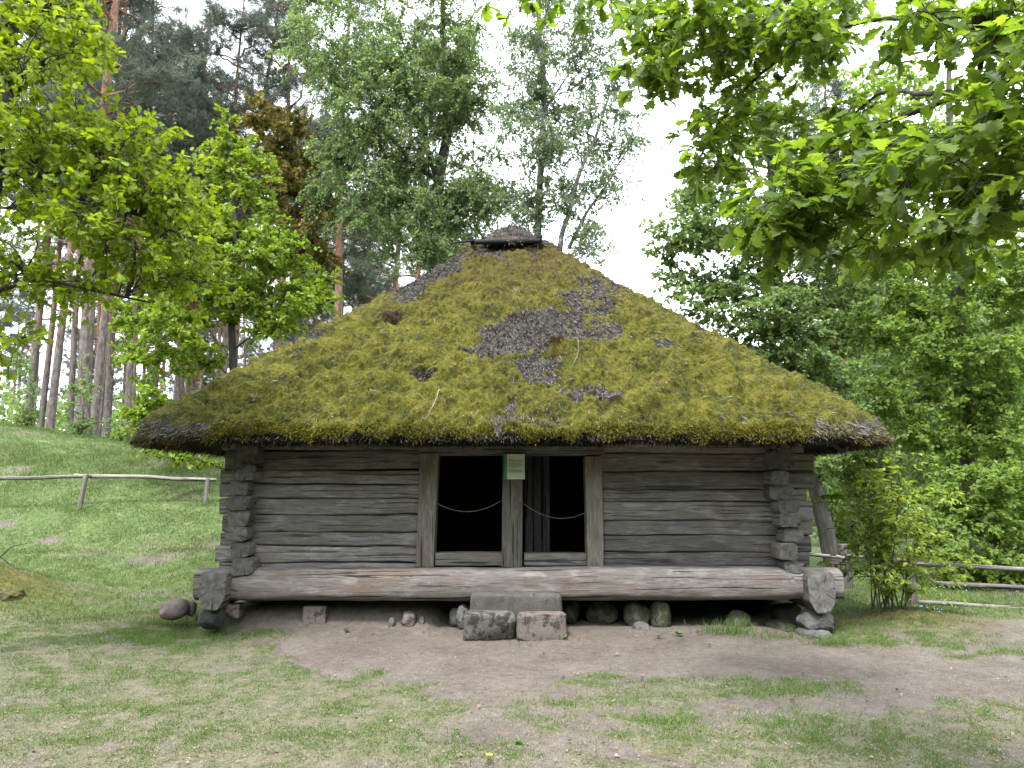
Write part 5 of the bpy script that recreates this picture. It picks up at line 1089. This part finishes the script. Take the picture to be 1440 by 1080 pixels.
    # each clump: 3 short shoots, each ending in a rosette
    B = n0 * 4; ci = np.repeat(np.arange(n0), 4); o_ = LPa[ci, r_.integers(5, 8, B)]; out = nrm(r_.normal(0, 1, (B, 3)) * np.array([1, 1, .45]) + np.array([0, 0, .05])); L_ = r_.uniform(.06, .22, B); t_ = np.linspace(0, 1, 4)[None, :, None]
    TP = o_[:, None] + out[:, None] * L_[:, None, None] * t_ + np.array([0, 0, -.04]) * t_ ** 2; V, f, _ = tubes(TP, np.tile(np.linspace(.0028, .0016, 4), (B, 1)), 5); tm.add(V, f); tm.build('trunk', BK['oak'], root)
    nl = 7; bi = np.repeat(np.arange(B), nl); n = len(bi); td = out[bi]; tt = np.where(r_.random(n) < .65, 1., r_.uniform(.4, 1, n))[:, None]; pos = o_[bi] + td * L_[bi][:, None] * tt + np.array([0, 0, -.04]) * tt ** 2
    d = nrm(td * .55 + r_.normal(0, .7, (n, 3)) * np.array([1, 1, .5]) + np.array([0, 0, -.28])); up = nrm(r_.normal(0, .42, (n, 3)) + np.array([0, -.25, 1.])); sz = .115 * r_.uniform(.45, 1.15, n); sz = np.stack([sz * r_.uniform(.8, 1.1, n), sz, sz * r_.uniform(-.6, 2.4, n)], -1)
    V, f = inst(*OAK_BIG, pos, d, up, sz); mb = MB(); mb.add(V, f); mb.build('crown', LF['oakR'], root, False)
near_oak()

# ------------------------------------------------------------------ small plants in the foreground
rs_ = np.random.default_rng(66)
def weed(u, v, r, n, lab, flower=None, z0=0., hh=1.):
    x, y = G(u, v, .05); z = float(hgt(x, y)); root = empty('weed', (x, y, z)); 
    a = rs_.uniform(0, 6.28, n); d = np.stack([np.cos(a), np.sin(a), rs_.uniform(.15, 1.0, n) * hh], -1); V, f = inst(*OVATE, rs_.normal(0, .006, (n, 3)) * np.array([1, 1, 0]), d, np.tile(np.array([0, 0, 1.]), (n, 1)) + rs_.normal(0, .2, (n, 3)), r * rs_.uniform(.6, 1.1, n)); mb = MB(); mb.add(V, f); mb.build('leaves', M['weed'], root, False)
    if flower:
        a = np.linspace(0, 6.28, 16, endpoint=False); d = np.stack([np.cos(a), np.sin(a), 0 * a + .35], -1); V, f = inst(*KITE, np.tile(np.array([0, 0, .035]), (16, 1)), d, np.tile(np.array([0, 0, 1.]), (16, 1)), np.full(16, .022)); mb = MB(); mb.add(V, f); mb.build('flower', M[flower], root, False)
    tag(root, lab, 'weed'); return root
WD = 'small green weeds'
weed(688, 1057, .035, 8, 'yellow-flowered dandelion low in the middle of the worn lawn', 'flower_y'); weed(730, 1032, .05, 9, 'bright green dandelion plant without flower in the lawn')
weed(1245 - 290, 895, .07, 12, 'leafy weed at the edge of the earth right of the mossy stones', None, 0, 1.6); weed(925, 897, .05, 9, 'smaller leafy weed next to the taller one on the earth edge'); weed(730, 901, .04, 7, 'tiny weed at the foot of the joint of the step'); weed(795, 897, .045, 8, 'tiny weed at the right foot of the step'); weed(486, 890, .05, 12, 'grassy tuft on the earth under the left part of the beam', None, 0, 2.5)
weed(640, 878, .035, 7, 'tiny weed beside the stones left of the step'); weed(640, 958 + 60, .04, 6, 'flat weed rosette left of the yellow dandelion')
for k_, (u, v) in enumerate([(8, 738), (170, 795), (232, 800), (256, 800), (205, 640), (128, 812)]):
    weed(u, v, .05, 6, 'yellow dandelion in the bright grass left of the barn', 'flower_y')['group'] = 'dandelions in the grass left of the barn'
# grass tuft in front of the round mossy stone
def tuft(x, y, n, h, lab, name='grass_tuft', spread=.12):
    z = hgt(np.array([x]), np.array([y]))[0]; p = np.stack([rs_.normal(0, spread, n), rs_.normal(0, spread * .5, n), np.zeros(n)], -1); V, f = inst([(-.5, 0, 0), (.5, 0, 0), (.35, .55, .06), (-.35, .55, .06), (0, 1, .25)], [[(0, 1, 2, 3)], [(3, 2, 4)]], p, rs_.normal(0, .3, (n, 3)) + np.array([0, 0, 1.]), rs_.normal(0, 1, (n, 3)) * np.array([1, 1, .1]), np.stack([rs_.uniform(.003, .006, n), h * rs_.uniform(.4, 1.1, n), np.full(n, h)], -1))
    mb = MB(); mb.add(V, f); o = mb.build(name, M['grass'], None, False); o.location = (x, y, z - .005); tag(o, lab, 'grass tuft'); return o
x, y = G(1025, 893, .05); tuft(x, y, 320, .17, 'tall grass tuft hiding the round mossy stone', spread=.16); x, y = G(1172, 900, .05); tuft(x, y, 200, .14, 'grass tuft at the foot of the right corner stones')
x, y = G(300, 874, .05); tuft(x, y, 420, .15, 'grass tuft round the stone below the left beam end', spread=.2); x, y = G(250, 872, .05); tuft(x, y, 300, .10, 'grass tuft in front of the pink boulder', spread=.22); x, y = G(1075, 897, .05); tuft(x, y, 200, .09, 'low grass tuft before the flat mossy slab', spread=.2)
for u, v, lab in ((112, 722, 'long grass at the foot of the leaning fence post'), (288, 719, 'long grass at the foot of the post nearest the barn')):
    q = P(u, v, YF + (.3 if u > 200 else 0)); tuft(q[0], q[1] - .08, 260, .16, lab, spread=.22)
x, y = G(222, 872, .05); tuft(x, y, 260, .09, 'grass tuft at the left side of the pink boulder', spread=.15)
# forget-me-nots near the shrub and fence
n = 120; X = np.concatenate([rs_.normal(4.95, .2, 35), rs_.uniform(5.9, 8.5, 85)]); Y = np.concatenate([rs_.normal(9.4, .1, 35), rs_.normal(11.9, .25, 85)]); V, f = inst(*ROUND, np.stack([X, Y, hgt(X, Y) + rs_.uniform(.06, .16, n)], -1), rs_.normal(0, 1, (n, 3)), rs_.normal(0, .4, (n, 3)) + np.array([0, -.6, 1.]), np.full(n, .015)); mb = MB(); mb.add(V, f); tag(mb.build('blue_flowers', M['flower_b'], smooth=False), 'scattered pale blue forget-me-nots by the shrub and rails', 'flowers', kind='stuff')
# bare branch lying off the mossy mound
V, f, _ = tubes(np.stack([resample([P(-30, 800, 10.2), P(0, 783, 10.2), P(18, 768, 10.2), P(38, 764, 10.3)], 12), resample([P(-10, 778, 10.2), P(4, 786, 10.2), P(22, 800, 10.2), P(40, 800, 10.2)], 12)]), np.tile(np.linspace(.012, .003, 12), (2, 1)), 5); mb = MB(); mb.add(V, f); tag(mb.build('fallen_branch', BK['oak']), 'thin bare forked branch over the mossy mound at the left edge', 'branch')
